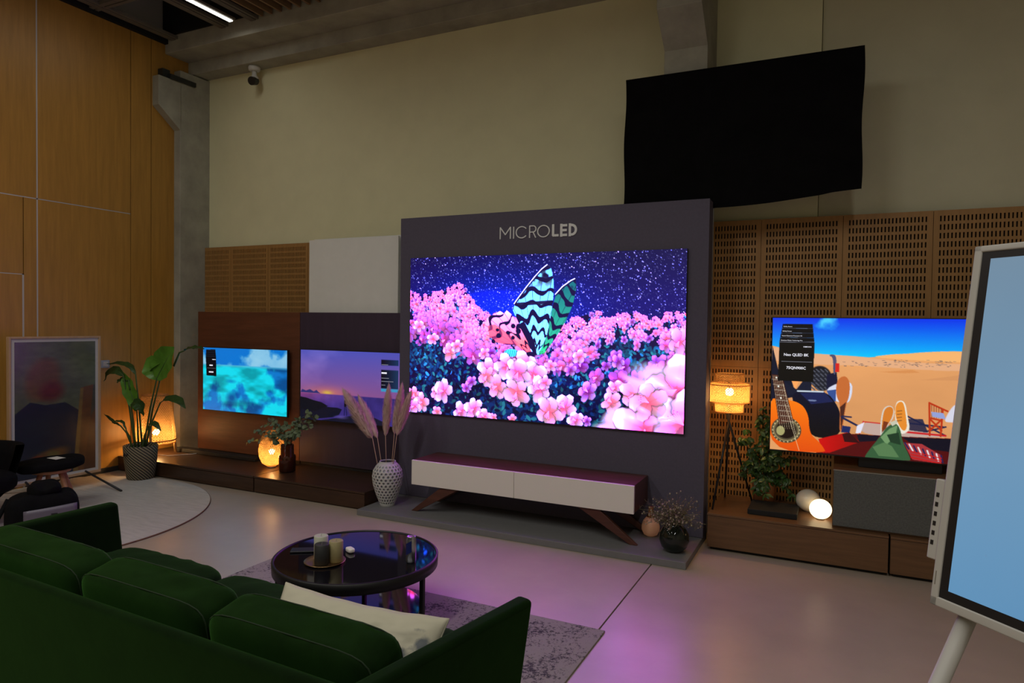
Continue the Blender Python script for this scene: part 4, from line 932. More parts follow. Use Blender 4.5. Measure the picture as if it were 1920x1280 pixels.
# smoked glass vase with dried flowers
c = (-1.003, 4.70, .049)
t = thing('smoked_glass_vase', 'round smoked glass vase on the platform end, under dried flowers', 'vase', c)
pf = [(.03, .0), (.060, .008), (.088, .035), (.102, .080), (.098, .125), (.075, .165), (.045, .185), (.043, .200)]
MB().lathe(pf + [(r - .004, z + .001) for r, z in pf[::-1][:-1]] + [(.001, .007)], c, 40).build('bowl', 'smoke_glass', t, smooth=True)
d = thing('dried_flowers', 'spreading bunch of dried grasses and tiny flowers in smoked vase', 'flowers', (c[0], c[1], c[2] + .01))
m = MB(); m2 = MB(); r = random.Random(4)
for k in range(120):
    a = r.random() * 6.283; e = r.uniform(.15, 1.0); l = r.uniform(.12, .27)
    p0 = Vector((c[0] + .02 * math.cos(a), c[1] + .02 * math.sin(a), c[2] + .17)); dr = Vector((math.cos(a) * e, math.sin(a) * e * .7, .62 + .5 * r.random() - e * .55)).normalized()
    if r.random() < .35: dr.x = abs(dr.x) * (-1 if r.random() < .6 else 1)
    mid = p0 + dr * l * .5 + Vector((0, 0, .03)); end = p0 + dr * l + Vector((0, 0, -.04 * e))
    m.tube([p0 - Vector((0, 0, .1)) * (k % 4 == 0), mid, end], [.0016, .0014, .0008], 3)
    for j in range(9):
        f = .35 + .65 * r.random(); q = p0.lerp(end, f) + Vector((0, 0, .03 * (1 - f))); v = Vector((r.gauss(0, 1), r.gauss(0, 1), r.gauss(0, 1) + .6)).normalized() * r.uniform(.012, .035)
        m.tube([q, q + v * .6, q + v], [.0012, .0010, .0006], 3)
        if r.random() < .25:
            s = r.uniform(.0022, .0045); e_ = q + v; m2.obox(e_, (s, 0, 0), (0, s, 0), (0, 0, s))
o = m.build('dried_stems', 'dried', d); o['kind'] = 'stuff'; o = m2.build('flower_heads', 'dried_white', d); o['kind'] = 'stuff'
# white perforated floor vase with pampas grass
c = (-3.44, 4.73, .048)
t = thing('white_vase', 'white ceramic floor vase with rows of small openings', 'vase', c)
pz = [(0, .060), (.02, .066), (.10, .098), (.18, .122), (.25, .130), (.30, .122), (.34, .098), (.365, .072), (.378, .068)]
nr, na = 96, 168; V = []; F = []
for j in range(nr + 1):
    z = .378 * j / nr; rr = float(np.interp(z, [p[0] for p in pz], [p[1] for p in pz]))
    for i in range(na): a = 2 * math.pi * i / na; V.append((c[0] + rr * math.cos(a), c[1] + rr * math.sin(a), c[2] + z))
rows, cols = 13, 21
for j in range(nr):
    for i in range(na):
        v = (j + .5) / nr; u = (i + .5) / na
        hole = False
        if .04 < v < .93:
            g = (v - .04) / .89 * rows; row = int(g); fu = (u * cols + (.5 if row % 2 else 0)) % 1
            if ((fu - .5) / .24) ** 2 + ((g - row - .5) / .36) ** 2 < 1: hole = True
        if not hole: i2 = (i + 1) % na; F.append((j * na + i, j * na + i2, (j + 1) * na + i2, (j + 1) * na + i))
o = MB().add(V, F).build('shell', 'vase_white', t, smooth=True); md = o.modifiers.new('th', 'SOLIDIFY'); md.thickness = .005; md.offset = -1
MB().lathe([(.055, 0), (.055, .006)], c, 32).build('base', 'vase_white', t)
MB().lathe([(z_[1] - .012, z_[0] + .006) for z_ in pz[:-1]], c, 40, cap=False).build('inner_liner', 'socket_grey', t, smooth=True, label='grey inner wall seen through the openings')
pr = random.Random(9)
def plume(base, tip, lab, stem0, wdt, n=2600):
    base, tip, stem0 = Vector(base), Vector(tip), Vector(stem0); L = (tip - base).length; ax = (tip - base).normalized()
    t = thing('pampas_plume', lab, 'dried grass', tuple(stem0), 'pampas plumes in the white vase')
    MB().tube([stem0, base, base.lerp(tip, .5), base.lerp(tip, .9)], [.0035, .003, .0025, .001], 6).build('stem', 'pampas_stem', t, smooth=True)
    m = MB(); s1_ = ax.orthogonal().normalized(); s2_ = ax.cross(s1_)
    for k in range(n):
        f = pr.random() ** .95 * .92; p = base.lerp(tip, f); a = pr.random() * 6.283; o_ = s1_ * math.cos(a) + s2_ * math.sin(a)
        wd = wdt * (math.sin(math.pi * min(1, (f + .10) / .98)) ** .6) * (.5 + .5 * pr.random()); l = .045 + .035 * pr.random()
        e = p + ax * l + o_ * wd; md_ = p + ax * l * .45 + o_ * wd * .75; side = ax.cross(o_) * .0013
        m.add([p - side, p + side, md_ + side * 1.2, md_ - side * 1.2, e], [(0, 1, 2, 3), (3, 2, 4)])
    o = m.build('feathery_head', 'pampas', t); o['kind'] = 'stuff'
Y = 4.73; top = (-3.44, Y, .40)
plume((-3.60, Y, .60), (-3.905, Y - .03, 1.02), 'leftmost pampas plume, front one of the leaning pair', (-3.475, Y, .10), .078, 3200)
plume((-3.57, Y + .03, .60), (-3.80, Y + .06, .95), 'pampas plume just behind the leftmost leaning one', (-3.46, Y + .02, .10), .055)
plume((-3.465, Y, .63), (-3.435, Y, 1.075), 'upright pampas plume standing in the middle of vase', (-3.44, Y, .10), .052)
plume((-3.375, Y, .655), (-3.30, Y, 1.085), 'pampas plume second from right, leaning slightly right', (-3.425, Y, .10), .055)
plume((-3.33, Y - .03, .65), (-3.185, Y - .03, 1.04), 'rightmost pampas plume overlapping the flower screen', (-3.42, Y - .01, .10), .056)
# amber glass vase with eucalyptus
c = (-4.76, 4.93, .156)
t = thing('amber_vase', 'reddish brown glass vase beside the small rattan lamp', 'vase', c)
pf = [(.06, 0), (.078, .01), (.080, .15), (.074, .162), (.062, .166), (.060, .26)]
MB().lathe(pf + [(r - .004, z) for r, z in pf[::-1]], c, 32).build('glass', 'amber_glass', t, smooth=True)
def leaf_v(p, d, n_, l, w_, bend=.25):
    """pointed oval leaf, 8 faces; returns verts, faces"""
    d = Vector(d).normalized(); n_ = Vector(n_); n_ = (n_ - d * n_.dot(d)).normalized(); s = d.cross(n_); p = Vector(p); V = []
    for f, ww in ((0, .04), (.25, .75), (.5, 1), (.78, .62), (1, .02)):
        cpt = p + d * l * f - n_ * bend * l * f * f
        V += [cpt - s * w_ * ww + n_ * w_ * .25 * ww, cpt, cpt + s * w_ * ww + n_ * w_ * .25 * ww]
    F = []
    for i in range(4):
        a = i * 3; F += [(a, a + 1, a + 4, a + 3), (a + 1, a + 2, a + 5, a + 4)]
    return V, F
e = thing('eucalyptus_branches', 'grey green eucalyptus branches spreading from the amber vase', 'branches', (c[0], c[1], c[2] + .01))
er = random.Random(21); mS = MB(); mL = MB()
for tx, tz, ty in ((-5.24, .40, 4.90), (-5.12, .52, 4.86), (-5.05, .60, 4.95), (-4.95, .64, 4.90), (-4.92, .50, 4.84), (-4.80, .60, 4.95), (-4.62, .66, 4.93), (-4.53, .73, 4.95), (-4.45, .62, 4.90), (-4.55, .56, 4.86), (-4.48, .70, 5.0), (-4.70, .52, 4.84)):
    p0 = Vector((c[0], c[1], .30)); p3 = Vector((tx, ty, tz)); p1 = p0 + Vector(((tx - c[0]) * .15, 0, .18 + .1 * er.random())); p2 = p0.lerp(p3, .6) + Vector((0, 0, .10))
    pts = []
    for i in range(9):
        f = i / 8; pts.append(p0 * (1 - f) ** 3 + p1 * 3 * f * (1 - f) ** 2 + p2 * 3 * f * f * (1 - f) + p3 * f ** 3)
    mS.tube([Vector((c[0], c[1], .17))] + pts, .0018, 4)
    for i in range(3, 9):
        for k in range(3):
            dr = Vector((er.gauss(0, 1), er.gauss(0, .8), er.gauss(-.3, .7))); mL.add(*leaf_v(pts[i] + Vector((er.gauss(0, .008),) * 3), dr, (er.gauss(0, .5), -1, er.gauss(.6, .5)), er.uniform(.035, .058), er.uniform(.016, .025), .15))
mS.build('stems', 'stem_brown', e); o = mL.build('leaves', 'leaf_euca', e); o['kind'] = 'stuff'
# ficus in a pot on the right cabinet
c = (-.50, 5.50, .266)
t = thing('potted_ficus', 'dark leafy ficus in a brown pot behind the flat black box', 'plant', c)
MB().lathe([(.05, 0), (.075, .01), (.088, .16), (.088, .175), (.078, .175), (.072, .15)], c, 28).build('pot', 'wood_knob', t, smooth=True)
MB().lathe([(.001, .155), (.078, .155)], c, 20, cap=False).build('soil', 'soil', t)
fr = random.Random(8); mS = MB(); mL = MB()
for k in range(46):
    a = fr.random() * 6.283; rr = fr.uniform(.04, .21); h = fr.uniform(.12, .74) if k % 3 else fr.uniform(.02, .35)
    p0 = Vector((c[0], c[1], .42)); e_ = Vector((c[0] + .02 + rr * math.cos(a) * 1.05, c[1] - .10 + rr * math.sin(a) * .7, .30 + h)); md_ = p0.lerp(e_, .5) + Vector((0, 0, .14))
    pts = [p0 * (1 - f) ** 2 + md_ * 2 * f * (1 - f) + e_ * f * f for f in (0, .25, .5, .75, 1)]
    mS.tube(pts, [.004, .003, .0025, .002, .001], 4)
    for j in range(16):
        f = fr.uniform(.35, 1); i = min(3, int(f * 4)); p = pts[i].lerp(pts[i + 1], f * 4 - i); dr = Vector((fr.gauss(0, 1), fr.gauss(-.2, .8), fr.gauss(-.7, .5)))
        mL.add(*leaf_v(p, dr, (fr.gauss(0, .5), -1, fr.gauss(.8, .5)), fr.uniform(.035, .062), fr.uniform(.011, .018), .3))
mS.build('branches', 'stem_brown', t); o = mL.build('leaves', 'leaf_ficus', t); o['kind'] = 'stuff'

# ---------------------------------------------------------------- strelitzia by the lantern
c = (-6.27, 4.49, .012)
t = thing('potted_strelitzia', 'tall plant with big green leaves in a woven dark pot', 'plant', c)
ro = MB().lathe([(.115, 0), (.125, .01), (.150, .20), (.158, .33), (.150, .335), (.143, .325), (.138, .27)], c, 48).build('pot', 'pot_weave', t, smooth=True)
MB().lathe([(.001, .27), (.14, .27)], c, 28, cap=False).build('soil', 'soil', t)
MB().tube([(c[0] - .02, c[1] - .155, .28), (c[0] + .0, c[1] - .175, .265), (c[0] + .03, c[1] - .152, .28)], .008, 8).build('handle', 'black_plastic', t, smooth=True)
def big_leaf(pts, wmax, nrm, m, stem_from, fold=.25, tipc=None):
    """leaf along a polyline of points with a width profile, plus its stalk from the pot"""
    pts = [Vector(p) for p in pts]; nrm = Vector(nrm).normalized(); n = 14; L = []
    for i in range(n + 1):
        f = i / n * (len(pts) - 1); k = min(len(pts) - 2, int(f)); L.append(pts[k].lerp(pts[k + 1], f - k))
    V = []; F = []; cs = (-1, -.66, -.33, 0, .33, .66, 1)
    for i, p in enumerate(L):
        f = i / n; d = (L[min(n, i + 1)] - L[max(0, i - 1)]).normalized(); nn = (nrm - d * nrm.dot(d)).normalized(); s = d.cross(nn)
        wd = wmax * (math.sin(math.pi * min(1, f * .92 + .05)) ** .75) * (1 if f < .7 else 1 - ((f - .7) / .3) ** 2 * .85)
        for q in cs: V.append(p + s * wd * q + nn * abs(q) ** 1.4 * wd * fold + nn * .008 * math.sin(f * 22 + q * 3) * abs(q))
    for i in range(n):
        for k in range(6): a = i * 7 + k; F.append((a, a + 1, a + 8, a + 7))
    o = MB().add(V, F).build('leaf', m, t, smooth=True)
    sf = Vector(stem_from); e_ = pts[0]; md_ = sf.lerp(e_, .55) + Vector((0, 0, .05))
    MB().tube([sf, sf.lerp(md_, .5), md_, md_.lerp(e_, .5), e_, L[3], L[7], L[10]], [.010, .009, .008, .007, .006, .004, .003, .0015], 8).build('stalk', 'stem_green', t, smooth=True)
B = lambda dx, dy: (c[0] + dx, c[1] + dy, .26)
yy = 4.40
big_leaf([(-5.91, yy, 1.03), (-5.84, yy, 1.13), (-5.72, yy - .02, 1.25), (-5.62, yy - .04, 1.345)], .135, (.25, -1, .25), 'leaf', B(.03, 0))
big_leaf([(-5.93, yy + .05, 1.02), (-5.98, yy + .03, 1.10), (-6.0, yy, 1.16), (-5.80, yy, 1.22)], .10, (.2, -1, .5), 'leaf', B(.02, .03))
big_leaf([(-5.66, yy + .1, 1.30), (-5.60, yy + .1, 1.33), (-5.48, yy + .1, 1.335), (-5.38, yy + .1, 1.33)], .035, (0, -.4, 1), 'leaf_dark', (-5.80, yy + .1, 1.15))
big_leaf([(-6.20, yy, .70), (-6.26, yy, .83), (-6.34, yy, .96), (-6.41, yy, 1.07)], .075, (.3, -1, 0), 'leaf', B(-.03, 0))
big_leaf([(-6.22, yy, 1.06), (-6.28, yy, 1.13), (-6.42, yy, 1.16), (-6.66, yy, 1.145)], .028, (0, -.8, 1), 'leaf_dark', B(-.01, .03))
big_leaf([(-6.36, yy - .03, 1.04), (-6.45, yy - .03, 1.09), (-6.58, yy - .03, 1.07), (-6.66, yy - .03, .97)], .045, (0, -1, .6), 'leaf_dark', B(-.04, -.02))
big_leaf([(-6.34, yy, .99), (-6.40, yy, 1.0), (-6.48, yy, .98), (-6.50, yy, .96)], .028, (0, -1, .8), 'leaf_dark', (-6.30, yy, .9))
big_leaf([(-6.20, yy - .06, .77), (-6.12, yy - .06, .79), (-6.04, yy - .06, .75), (-6.02, yy - .06, .66)], .050, (0, -1, .5), 'leaf_dark', B(.0, -.05))
big_leaf([(-5.86, yy, .80), (-5.76, yy, .85), (-5.60, yy, .84), (-5.48, yy - .02, .77)], .045, (0, -.7, 1), 'leaf_dark', B(.05, -.01))
big_leaf([(-5.97, yy - .05, .55), (-5.93, yy - .05, .60), (-5.85, yy - .05, .60), (-5.78, yy - .05, .54)], .030, (0, -.8, 1), 'leaf_dark', B(.06, -.04))
big_leaf([(-6.42, yy - .02, .54), (-6.50, yy - .02, .56), (-6.58, yy - .02, .60), (-6.68, yy - .02, .64)], .014, (0, -.8, 1), 'leaf_dark', B(-.05, -.03))
big_leaf([(-6.30, yy - .04, .50), (-6.34, yy - .04, .58), (-6.42, yy - .04, .59), (-6.52, yy - .04, .56)], .014, (0, -.8, 1), 'leaf_dark', B(-.04, -.05))

# ---------------------------------------------------------------- framed picture screen on its stand
FX = -6.40
t = thing('framed_picture', 'upright oak framed picture screen on black stand against oak wall', 'picture', (FX, 3.76, .012))
y0, y1, z0, z1 = 3.36, 4.162, .128, 1.432; bw_ = .018
for nm, b in (('frame_side', (FX - .03, FX + .012, y0, y0 + bw_, z0, z1)), ('frame_side', (FX - .03, FX + .012, y1 - bw_, y1, z0, z1)), ('frame_rail', (FX - .03, FX + .012, y0 + bw_, y1 - bw_, z0, z0 + bw_ * 1.3)), ('frame_rail', (FX - .03, FX + .012, y0 + bw_, y1 - bw_, z1 - bw_, z1))):
    box(nm, 'light_oak', b, t, bevel=.002)
box('white_mat', 'vase_white', (FX - .028, FX, y0 + .012, y1 - .012, z0 + .012, z1 - .012), t)
mt = .048
screen_grid('picture', paint_abstract(), (FX + .002, y0 + mt, z1 - mt), (0, y1 - y0 - 2 * mt, 0), (0, 0, -(z1 - z0 - 2 * mt)), 'canvas_print', t)
box('rear_post', 'black_plastic', (FX - .09, FX - .03, 3.72, 3.80, .10, 1.0), t)
for sy, fy in ((4.02, 4.05), (3.50, 3.42)):
    MB().tube([(FX - .02, sy, .16), (-5.92, fy, .018)], .010, 8).build('leg', 'black_plastic', t, smooth=True)
    MB().tube([(FX - .06, sy - .1 * (1 if sy > 3.7 else -1), .16), (FX - .36, sy, .018)], .010, 8).build('leg', 'black_plastic', t, smooth=True)

# ---------------------------------------------------------------- round rug, chair, stool, bag
rc, rrad = (-5.90, 3.20), 1.38
poly = []
for k in range(180):
    a = 2 * math.pi * k / 180; poly.append((max(-6.835, rc[0] + rrad * math.cos(a)), rc[1] + rrad * math.sin(a)))
poly = [p for i, p in enumerate(poly) if i == 0 or p != poly[i - 1]]
t = thing('round_rug', 'large round pale grey rug under the framed picture', 'rug', (rc[0], rc[1], 0))
MB().prism(poly, 'z', 0.001, .012).build('pile', 'rug_round', t)
MB().tube([(p[0], p[1], .006) for p in poly + poly[:1]], .006, 6).build('edge_binding', 'rug_edge', t, smooth=True)
# tub chair cut by the left border
cc = (-5.86, 2.71, .012)
t = thing('tub_chair', 'black tub chair cut off by the left edge of picture', 'chair', cc)
n = 40; V = []; F = []
prof_o = [(.20, .15), (.30, .26), (.37, .40), (.415, .56), (.425, .62)]; prof_i = [(.37, .62), (.35, .52), (.32, .42)]
for r_, z in prof_o + prof_i:
    for k in range(n + 1):
        a = R(-150) + R(300) * k / n + R(210); V.append((cc[0] + r_ * math.cos(a), cc[1] + r_ * math.sin(a), z))
for j in range(len(prof_o + prof_i) - 1):
    for k in range(n): a = j * (n + 1) + k; F.append((a, a + 1, a + n + 2, a + n + 1))
MB().add(V, F).build('shell', 'bag_black', t, smooth=True)
MB().add(*puff((cc[0], cc[1], .36), (.34, .34, .09), .6)).build('seat', 'bag_black', t, smooth=True)
MB().lathe([(.24, 0), (.24, .015), (.04, .03), (.03, .20), (.10, .28)], cc, 28).build('pedestal', 'black_plastic', t, smooth=True)
# stool
sc = Vector((-5.80, 3.36, .012)); vx = Vector((.50, .866, 0)); vy = Vector((-.866, .5, 0))
t = thing('wooden_stool', 'low stool with black cushioned seat and wooden legs before the picture', 'stool', tuple(sc))
MB().add(*puff(sc + Vector((0, 0, .395)), (.235, .19, .045), .55, tuple((vx + Vector((0, 0, .06))).normalized()), tuple(vy), (0, 0, 1), wr=.006)).build('seat_cushion', 'bag_black', t, smooth=True)
MB().lathe([(.14, .330), (.145, .352)], sc, 28).build('seat_board', 'stool_wood', t)
for a in (100, 215, 320, 20):
    q = vx * math.cos(R(a)) + vy * math.sin(R(a)); MB().tube([sc + q * .08 + Vector((0, 0, .34)), sc + q * .20 + Vector((0, 0, 0))], [.021, .014], 10).build('leg', 'stool_wood', t, smooth=True)
o = box('paper_sheet', 'white_lacquer', (sc.x - .02, sc.x + .10, sc.y - .02, sc.y + .06, .452, .454)); props(o, 'small white paper lying on the black stool cushion', 'paper')
# backpack
bc = Vector((-4.93, 2.80, 0.012)); wx = Vector((.49, .87, 0)); wy = Vector((-.87, .49, 0))
t = thing('backpack', 'black backpack with a pale lilac front panel, beyond the sofa arm', 'bag', tuple(bc))
MB().add(*puff(bc + Vector((0, 0, .195)), (.215, .13, .190), .45, tuple(wx), tuple(wy), wr=.02)).build('body', 'bag_black', t, smooth=True)
MB().add(*puff(bc + wx * .01 + Vector((0, 0, .405)), (.10, .09, .055), .7, tuple((wx + Vector((0, 0, .12))).normalized()), tuple(wy), wr=.03)).build('rolled_jacket', 'bag_black', t, smooth=True)
pc = bc - wy * .128 + wx * .045; m = MB(); V = []; F = []
for j in range(9):
    for i in range(13):
        u = (i / 12 - .5) * 2; v = j / 8; V.append(pc + wx * (u * .15) - wy * (.012 * (1 - u * u)) + Vector((0, 0, .09 + v * (.205 + .012 * (u + 1)))))
for j in range(8):
    for i in range(12): a = j * 13 + i; F.append((a, a + 1, a + 14, a + 13))
o = m.add(V, F).build('front_panel', 'bag_lilac', t, smooth=True, label='pale lilac front panel'); md = o.modifiers.new('th', 'SOLIDIFY'); md.thickness = .012; md.offset = 1
q = pc - wy * .026 + wx * .02 + Vector((0, 0, .262)); m = MB().obox(q, wx * .018, wy * .002, (0, 0, .004)).build('badge', 'black_plastic', t)
MB().tube([bc - wx * .19 + Vector((0, 0, .36)), bc - wx * .27 - wy * .06 + Vector((0, 0, .20)), bc - wx * .33 - wy * .07 + Vector((0, 0, .06)), bc - wx * .20 - wy * .05 + Vector((0, 0, .04))], [.016, .014, .012, .014], 8).build('strap', 'bag_black', t, smooth=True)
# ---------------------------------------------------------------- coffee table and what stands on it
o = box('area_rug', 'rug_speckle', (-3.40, -1.07, 1.55, 3.385, .001, .010), bevel=.003)
props(o, 'rectangular greyish rug with worn dark speckles under the coffee table', 'rug')
tc_ = (-2.285, 2.875, .010); TZ = .370
t = thing('coffee_table', 'round black coffee table with a mirror-dark glass top', 'table', tc_)
MB().lathe([(.410, .312), (.428, .314), (.430, .366), (.424, .3695), (.416, .3695), (.416, .362), (.41, .358), (.40, .330), (.39, .312)], (tc_[0], tc_[1], 0), 96, cap=False).build('rim', 'table_metal', t, smooth=True)
MB().lathe([(.001, .358), (.4155, .358), (.4155, .3645), (.001, .3645)], (tc_[0], tc_[1], 0), 96, cap=False).build('glass_top', 'glass_black', t)
MB().lathe([(.001, .080), (.345, .080), (.348, .084), (.345, .088), (.001, .088)], (tc_[0], tc_[1], 0), 72, cap=False).build('lower_shelf', 'glass_black', t)
for a in (2, 122, 238):
    ca, sa = math.cos(R(a)), math.sin(R(a)); x, y = tc_[0] + .405 * ca, tc_[1] + .405 * sa
    MB().box(x - .011, x + .011, y - .011, y + .011, .011, .316).build('leg', 'table_metal', t, bevel=.002)
    MB().tube([(x, y, .083), (tc_[0] + .30 * ca, tc_[1] + .30 * sa, .083)], .006, 6).build('shelf_bracket', 'table_metal', t)
GT = .3650
t = thing('candle_tray', 'small round brass tray holding three candles', 'tray', (-2.362, 2.715, GT))
MB().lathe([(.001, 0), (.088, 0), (.105, .008), (.103, .010), (.086, .003), (.001, .003)], (-2.362, 2.715, GT), 48, cap=False).build('dish', 'brass', t, smooth=True)
def candle(x, y, r_, h, m, lab):
    t = thing('pillar_candle', lab, 'candle', (x, y, GT + .004), 'candles on the brass tray')
    MB().lathe([(r_ - .002, 0), (r_, .002), (r_, h - .003), (r_ - .003, h), (r_ * .55, h - .004), (.001, h - .006)], (x, y, GT + .004), 40).build('wax', m, t, smooth=True)
    MB().tube([(x, y, GT + h - .003), (x + .001, y, GT + h + .007), (x + .004, y, GT + h + .013)], .0011, 5).build('wick', 'wick', t)
candle(-2.405, 2.735, .036, .122, 'candle_white', 'tall off-white pillar candle, the leftmost on the brass tray')
candle(-2.312, 2.742, .036, .108, 'candle_beige', 'olive beige pillar candle, the right one on the tray')
candle(-2.348, 2.675, .036, .104, 'candle_black', 'charcoal black pillar candle in front of the other two')
t = thing('drink_can', 'slim silver and blue drink can on the coffee table', 'can', (-1.975, 2.925, GT))
MB().lathe([(.021, 0), (.0262, .006), (.0262, .118), (.0215, .130), (.0225, .133), (.019, .131), (.001, .131)], (-1.975, 2.925, GT), 36).build('body', 'can_silver', t, smooth=True)
m = MB(); V = []
for i in range(13):
    a = R(-150 + 100 * i / 12); V += [(-1.975 + .0266 * math.cos(a), 2.925 + .0266 * math.sin(a), GT + .030 + .028 * (i / 12)), (-1.975 + .0266 * math.cos(a), 2.925 + .0266 * math.sin(a), GT + .090 + .026 * (i / 12))]
m.add(V, [(2 * i, 2 * i + 2, 2 * i + 3, 2 * i + 1) for i in range(12)]).build('blue_band', 'can_blue', t, smooth=True)
MB().obox((-1.975, 2.918, GT + .1335), (.006, 0, 0), (0, .010, 0), (0, 0, .0006)).build('pull_tab', 'alu', t)
o = MB().add(*puff((-2.345, 2.895, GT + .0125), (.030, .018, .012), .5, (.9, -.44, 0), (.44, .9, 0), n=6)).build('earbud_case', 'white_lacquer', smooth=True); props(o, 'tiny white earphone case on the dark glass tabletop', 'case')
o = MB().obox((-2.56, 2.80, GT + .005), (.070, .045, 0), (-.018, .028, 0), (0, 0, .0045)).build('smartphone', 'black_plastic', bevel=.003); props(o, 'black phone lying near the left rim of the table', 'phone')

# ---------------------------------------------------------------- green velvet sofa, seen from behind
SO = Vector((-3.42, 1.497, .0)); E1 = Vector((.9991, -.0410, 0)); E2 = Vector((.0410, .9991, 0)); EZ = Vector((0, 0, 1))
S = lambda u, v, z: SO + E1 * u + E2 * v + EZ * z
t = thing('velvet_sofa', 'dark green velvet three-seat sofa seen from behind', 'sofa', tuple(S(1.2, .4, .010)))
def slab(name, pts_bottom, pts_top, m='velvet', bevel=.022, seg=4):
    n = len(pts_bottom); return MB().add(pts_bottom + pts_top, [tuple(range(n))[::-1], tuple(range(n, 2 * n))] + [(i, (i + 1) % n, n + (i + 1) % n, n + i) for i in range(n)]).build(name, m, t, bevel=bevel, seg=seg)
slab('back_frame', [S(.0, .02, .13), S(2.30, .02, .13), S(2.30, .09, .13), S(.0, .09, .13)], [S(.0, -.045, .650), S(2.33, -.045, .650), S(2.33, .005, .650), S(.0, .005, .650)])
slab('seat_frame', [S(.06, .10, .13), S(2.29, .10, .13), S(2.33, .78, .13), S(.06, .78, .13)], [S(.06, .10, .29), S(2.29, .10, .29), S(2.33, .78, .29), S(.06, .78, .29)], bevel=.015)
slab('armrest', [S(.005, -.02, .13), S(.075, -.02, .13), S(.075, .815, .13), S(.005, .815, .13)], [S(-.015, -.03, .652), S(.055, -.03, .652), S(.055, .775, .652), S(-.015, .775, .652)])
slab('armrest', [S(2.285, -.03, .13), S(2.345, -.03, .13), S(2.405, .71, .13), S(2.34, .72, .13)], [S(2.270, -.04, .652), S(2.335, -.04, .652), S(2.460, .745, .652), S(2.390, .76, .652)])
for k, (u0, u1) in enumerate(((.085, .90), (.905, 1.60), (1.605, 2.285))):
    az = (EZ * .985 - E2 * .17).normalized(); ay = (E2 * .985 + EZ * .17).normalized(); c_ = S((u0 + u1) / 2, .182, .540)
    MB().add(*puff(c_, ((u1 - u0) / 2, .092, .150), .30, tuple(E1), tuple(ay), tuple(az), n=18, wr=.006)).build('back_cushion', 'velvet_cushion_lit', t, smooth=True)
    hw, hh, pw = (u1 - u0) / 2, .150, 2 / .30; off = .066
    for sg in (-1, 1):
        pts = []; kk = (1 - (off / .092) ** pw) ** (1 / pw)
        for i in range(65):
            a = 2 * math.pi * i / 64; ca, sa = math.cos(a), math.sin(a); l = (abs(ca) ** pw + abs(sa) ** pw) ** (-1 / pw)
            pts.append(c_ + E1 * (hw * kk + .001) * ca * l + az * (hh * kk + .001) * sa * l + ay * off * sg)
        MB().tube(pts, .0022, 6).build('piping', 'velvet_pipe', t, smooth=True)
for k, (u0, u1) in enumerate(((.10, .865), (.875, 1.59), (1.60, 2.34))):
    c_ = S((u0 + u1) / 2, .50, .365)
    MB().add(*puff(c_, ((u1 - u0) / 2, .315, .085), .33, tuple(E1), tuple(E2), n=16, sag=.12, wr=.008)).build('seat_cushion', 'velvet', t, smooth=True)
for u, v in ((.12, .12), (2.20, .12), (.12, .72), (2.26, .72)):
    MB().tube([S(u, v, .14), S(u, v, .0105)], [.022, .014], 10).build('leg', 'stool_wood', t, smooth=True)
# cream cushion
def pillow():
    t = thing('throw_pillow', 'cream cushion with grey brushed patches on the sofa', 'cushion', (-1.45, 1.86, .45))
    c_ = Vector((-1.475, 1.80, .505)); ax = Vector((.995, .060, -.02)).normalized(); az = Vector((.02, .60, .80)); az = (az - ax * az.dot(ax)).normalized(); ay = az.cross(ax)
    nx, nz = 56, 36; V = []; F = []; D = []
    for side in (1, -1):
        for j in range(nz + 1):
            for i in range(nx + 1):
                u = i / nx * 2 - 1; v = j / nz * 2 - 1
                cu = .335 * u * (1 - .045 * (1 - abs(v) ** 2) * 1); cv = .160 * v * (1 - .11 * (1 - u * u))
                th = .062 * (max(0, 1 - abs(u) ** 2.6) * max(0, 1 - abs(v) ** 2.6)) ** .55
                p0 = Vector((u * 3, v * 2, side)); th += .010 * noise.noise(p0 * 2.2) * (1 - max(abs(u), abs(v)) ** 6) + .005 * noise.noise(p0 * 6) * (1 - max(abs(u), abs(v)) ** 8)
                edge = max(abs(u), abs(v)) ** 12
                wob = .006 * math.sin(u * 14 + 1) * edge
                V.append(c_ + ax * cu + az * cv + ay * (side * max(th, .0025) + wob)); g = 0
                for (a, b, w1, w2, s_) in ((-.78, .10, .20, .14, 1), (-.95, .0, .12, .2, .9), (.62, .10, .25, .20, 1), (.88, .35, .14, .30, .95), (.35, -.25, .4, .25, 1), (.80, .65, .1, .1, .7), (.1, -.6, .6, .25, .9)):
                    g = max(g, s_ * math.exp(-((u - a) / w1) ** 2 - ((v - b) / w2) ** 2))
                D.append(g * .75)
    o_ = (nx + 1) * (nz + 1)
    for j in range(nz):
        for i in range(nx):
            a = j * (nx + 1) + i; q = (a, a + 1, a + nx + 2, a + nx + 1); F.append(q[::-1]); F.append(tuple(k + o_ for k in q))
    rim = [i for i in range(nx + 1)] + [j * (nx + 1) + nx for j in range(1, nz + 1)] + [nz * (nx + 1) + i for i in range(nx - 1, -1, -1)] + [j * (nx + 1) for j in range(nz - 1, 0, -1)]
    for a, b in zip(rim, rim[1:] + rim[:1]): F.append((a, b, b + o_, a + o_))
    o = MB().add(V, F).build('cover', 'pillow_cloth', t, smooth=True)
    at = o.data.attributes.new('dye', 'FLOAT', 'POINT'); at.data.foreach_set('value', D)
    ed = [V[i] for i in rim + rim[:1]]; MB().tube(ed, .0032, 6).build('piping', 'pillow_cloth', t, smooth=True)
pillow()

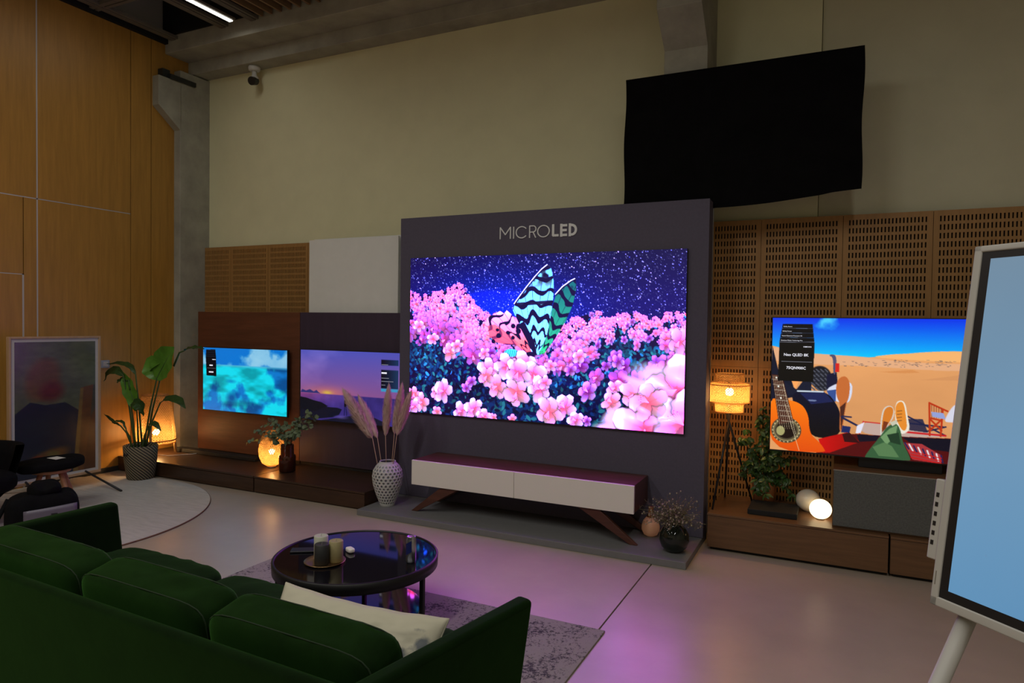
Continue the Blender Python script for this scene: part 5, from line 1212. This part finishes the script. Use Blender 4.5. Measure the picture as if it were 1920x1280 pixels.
# ---------------------------------------------------------------- white touch display at the right
P1 = Vector((.192, 1.764, .991)); DX = Vector((.7046, -.7096, 0)); DU = Vector((.0944, .0932, .990)).normalized(); DU = (DU - DX * DU.dot(DX)).normalized(); DN = DX.cross(DU)
if DN.dot(Vector((-1, -1, 0))) < 0: DN = -DN
W_, H_ = 1.31, .806
t = thing('touch_display', 'large tilted white-framed touch display at the right edge', 'display', (P1.x + .4, P1.y - .2, 0))
def plate(name, m, u0, u1, v0, v1, d0, d1, bevel=0, **k):
    c_ = P1 + DX * (u0 + u1) / 2 + DU * (v0 + v1) / 2 + DN * (d0 + d1) / 2
    return MB().obox(c_, DX * (u1 - u0) / 2, DU * (v1 - v0) / 2, DN * (d1 - d0) / 2).build(name, m, t, bevel=bevel, **k)
bz = .018
plate('rear_shell', 'display_frame', 0, W_, 0, H_, -.045, -.004, bevel=.004)
plate('bezel_side', 'display_frame', 0, bz, 0, H_, -.010, 0, bevel=.003); plate('bezel_side', 'display_frame', W_ - bz, W_, 0, H_, -.010, 0, bevel=.003)
plate('bezel_rail', 'display_frame', 0, W_, 0, bz * 1.15, -.010, 0, bevel=.003); plate('bezel_rail', 'display_frame', 0, W_, H_ - bz * .8, H_, -.010, 0, bevel=.003)
plate('black_border', 'black_plastic', bz, W_ - bz, bz * 1.1, H_ - bz * .75, -.006, -.0035)
Pb = Pic(60, 40, 1.6); n_ = Pb.noise(4, 3, 3)
tt = Pb.V[..., None]; Pb.a[:] = np.array([.50, .62, .72]) * (1 - tt) + np.array([.40, .62, .80]) * tt; Pb.a *= (1 - .10 * np.abs(Pb.V - .6)[..., None]); Pb.a[:] += (n_ * .03)[..., None]
e = .020
screen_grid('blank_picture', Pb, tuple(P1 + DX * (bz + e) + DU * (H_ - bz * .8 - e * .8) - DN * .0030), tuple(DX * (W_ - 2 * bz - 2 * e)), tuple(-DU * (H_ - bz * 1.95 - e * 1.8)), 'screen_blank', t, 'pale blue blank picture')
plate('connector_module', 'display_frame', -.026, .004, .095, .275, -.034, -.006, bevel=.003)
for k in range(6): plate('port', 'black_plastic', -.020, -.013, .127 + k * .0215, .137 + k * .0215, -.0065, -.0052)
plate('side_mark', 'grid_grey', .0065, .0085, .045, .075, .0, .0004)
RV = Vector((.9, .435, 0))
foot = P1 + DX * .09 - DU * .0 + RV * -.40; foot.z = .012
MB().tube([P1 + DX * .075 + DU * .10 - DN * .066, foot], .0175, 20).build('stand_leg', 'display_frame', t, smooth=True)
f2 = P1 + DX * 1.22 - RV * -.30; f2.z = .012
MB().tube([P1 + DX * 1.22 + DU * .10 - DN * .066, f2], .0175, 20).build('stand_leg', 'display_frame', t, smooth=True)
f3 = P1 + DX * .65 - DN * .75; f3.z = .012
MB().tube([P1 + DX * .65 + DU * .45 - DN * .064, f3], .0175, 20).build('stand_leg', 'display_frame', t, smooth=True)
for f_ in (foot, f2, f3): MB().lathe([(.02, -.012), (.02, .004)], f_, 16).build('rubber_foot', 'black_plastic', t)
MB().tube([P1 + DX * .05 + DU * .10 - DN * .058, P1 + DX * 1.25 + DU * .10 - DN * .058], .015, 12).build('cross_bar', 'display_frame', t)
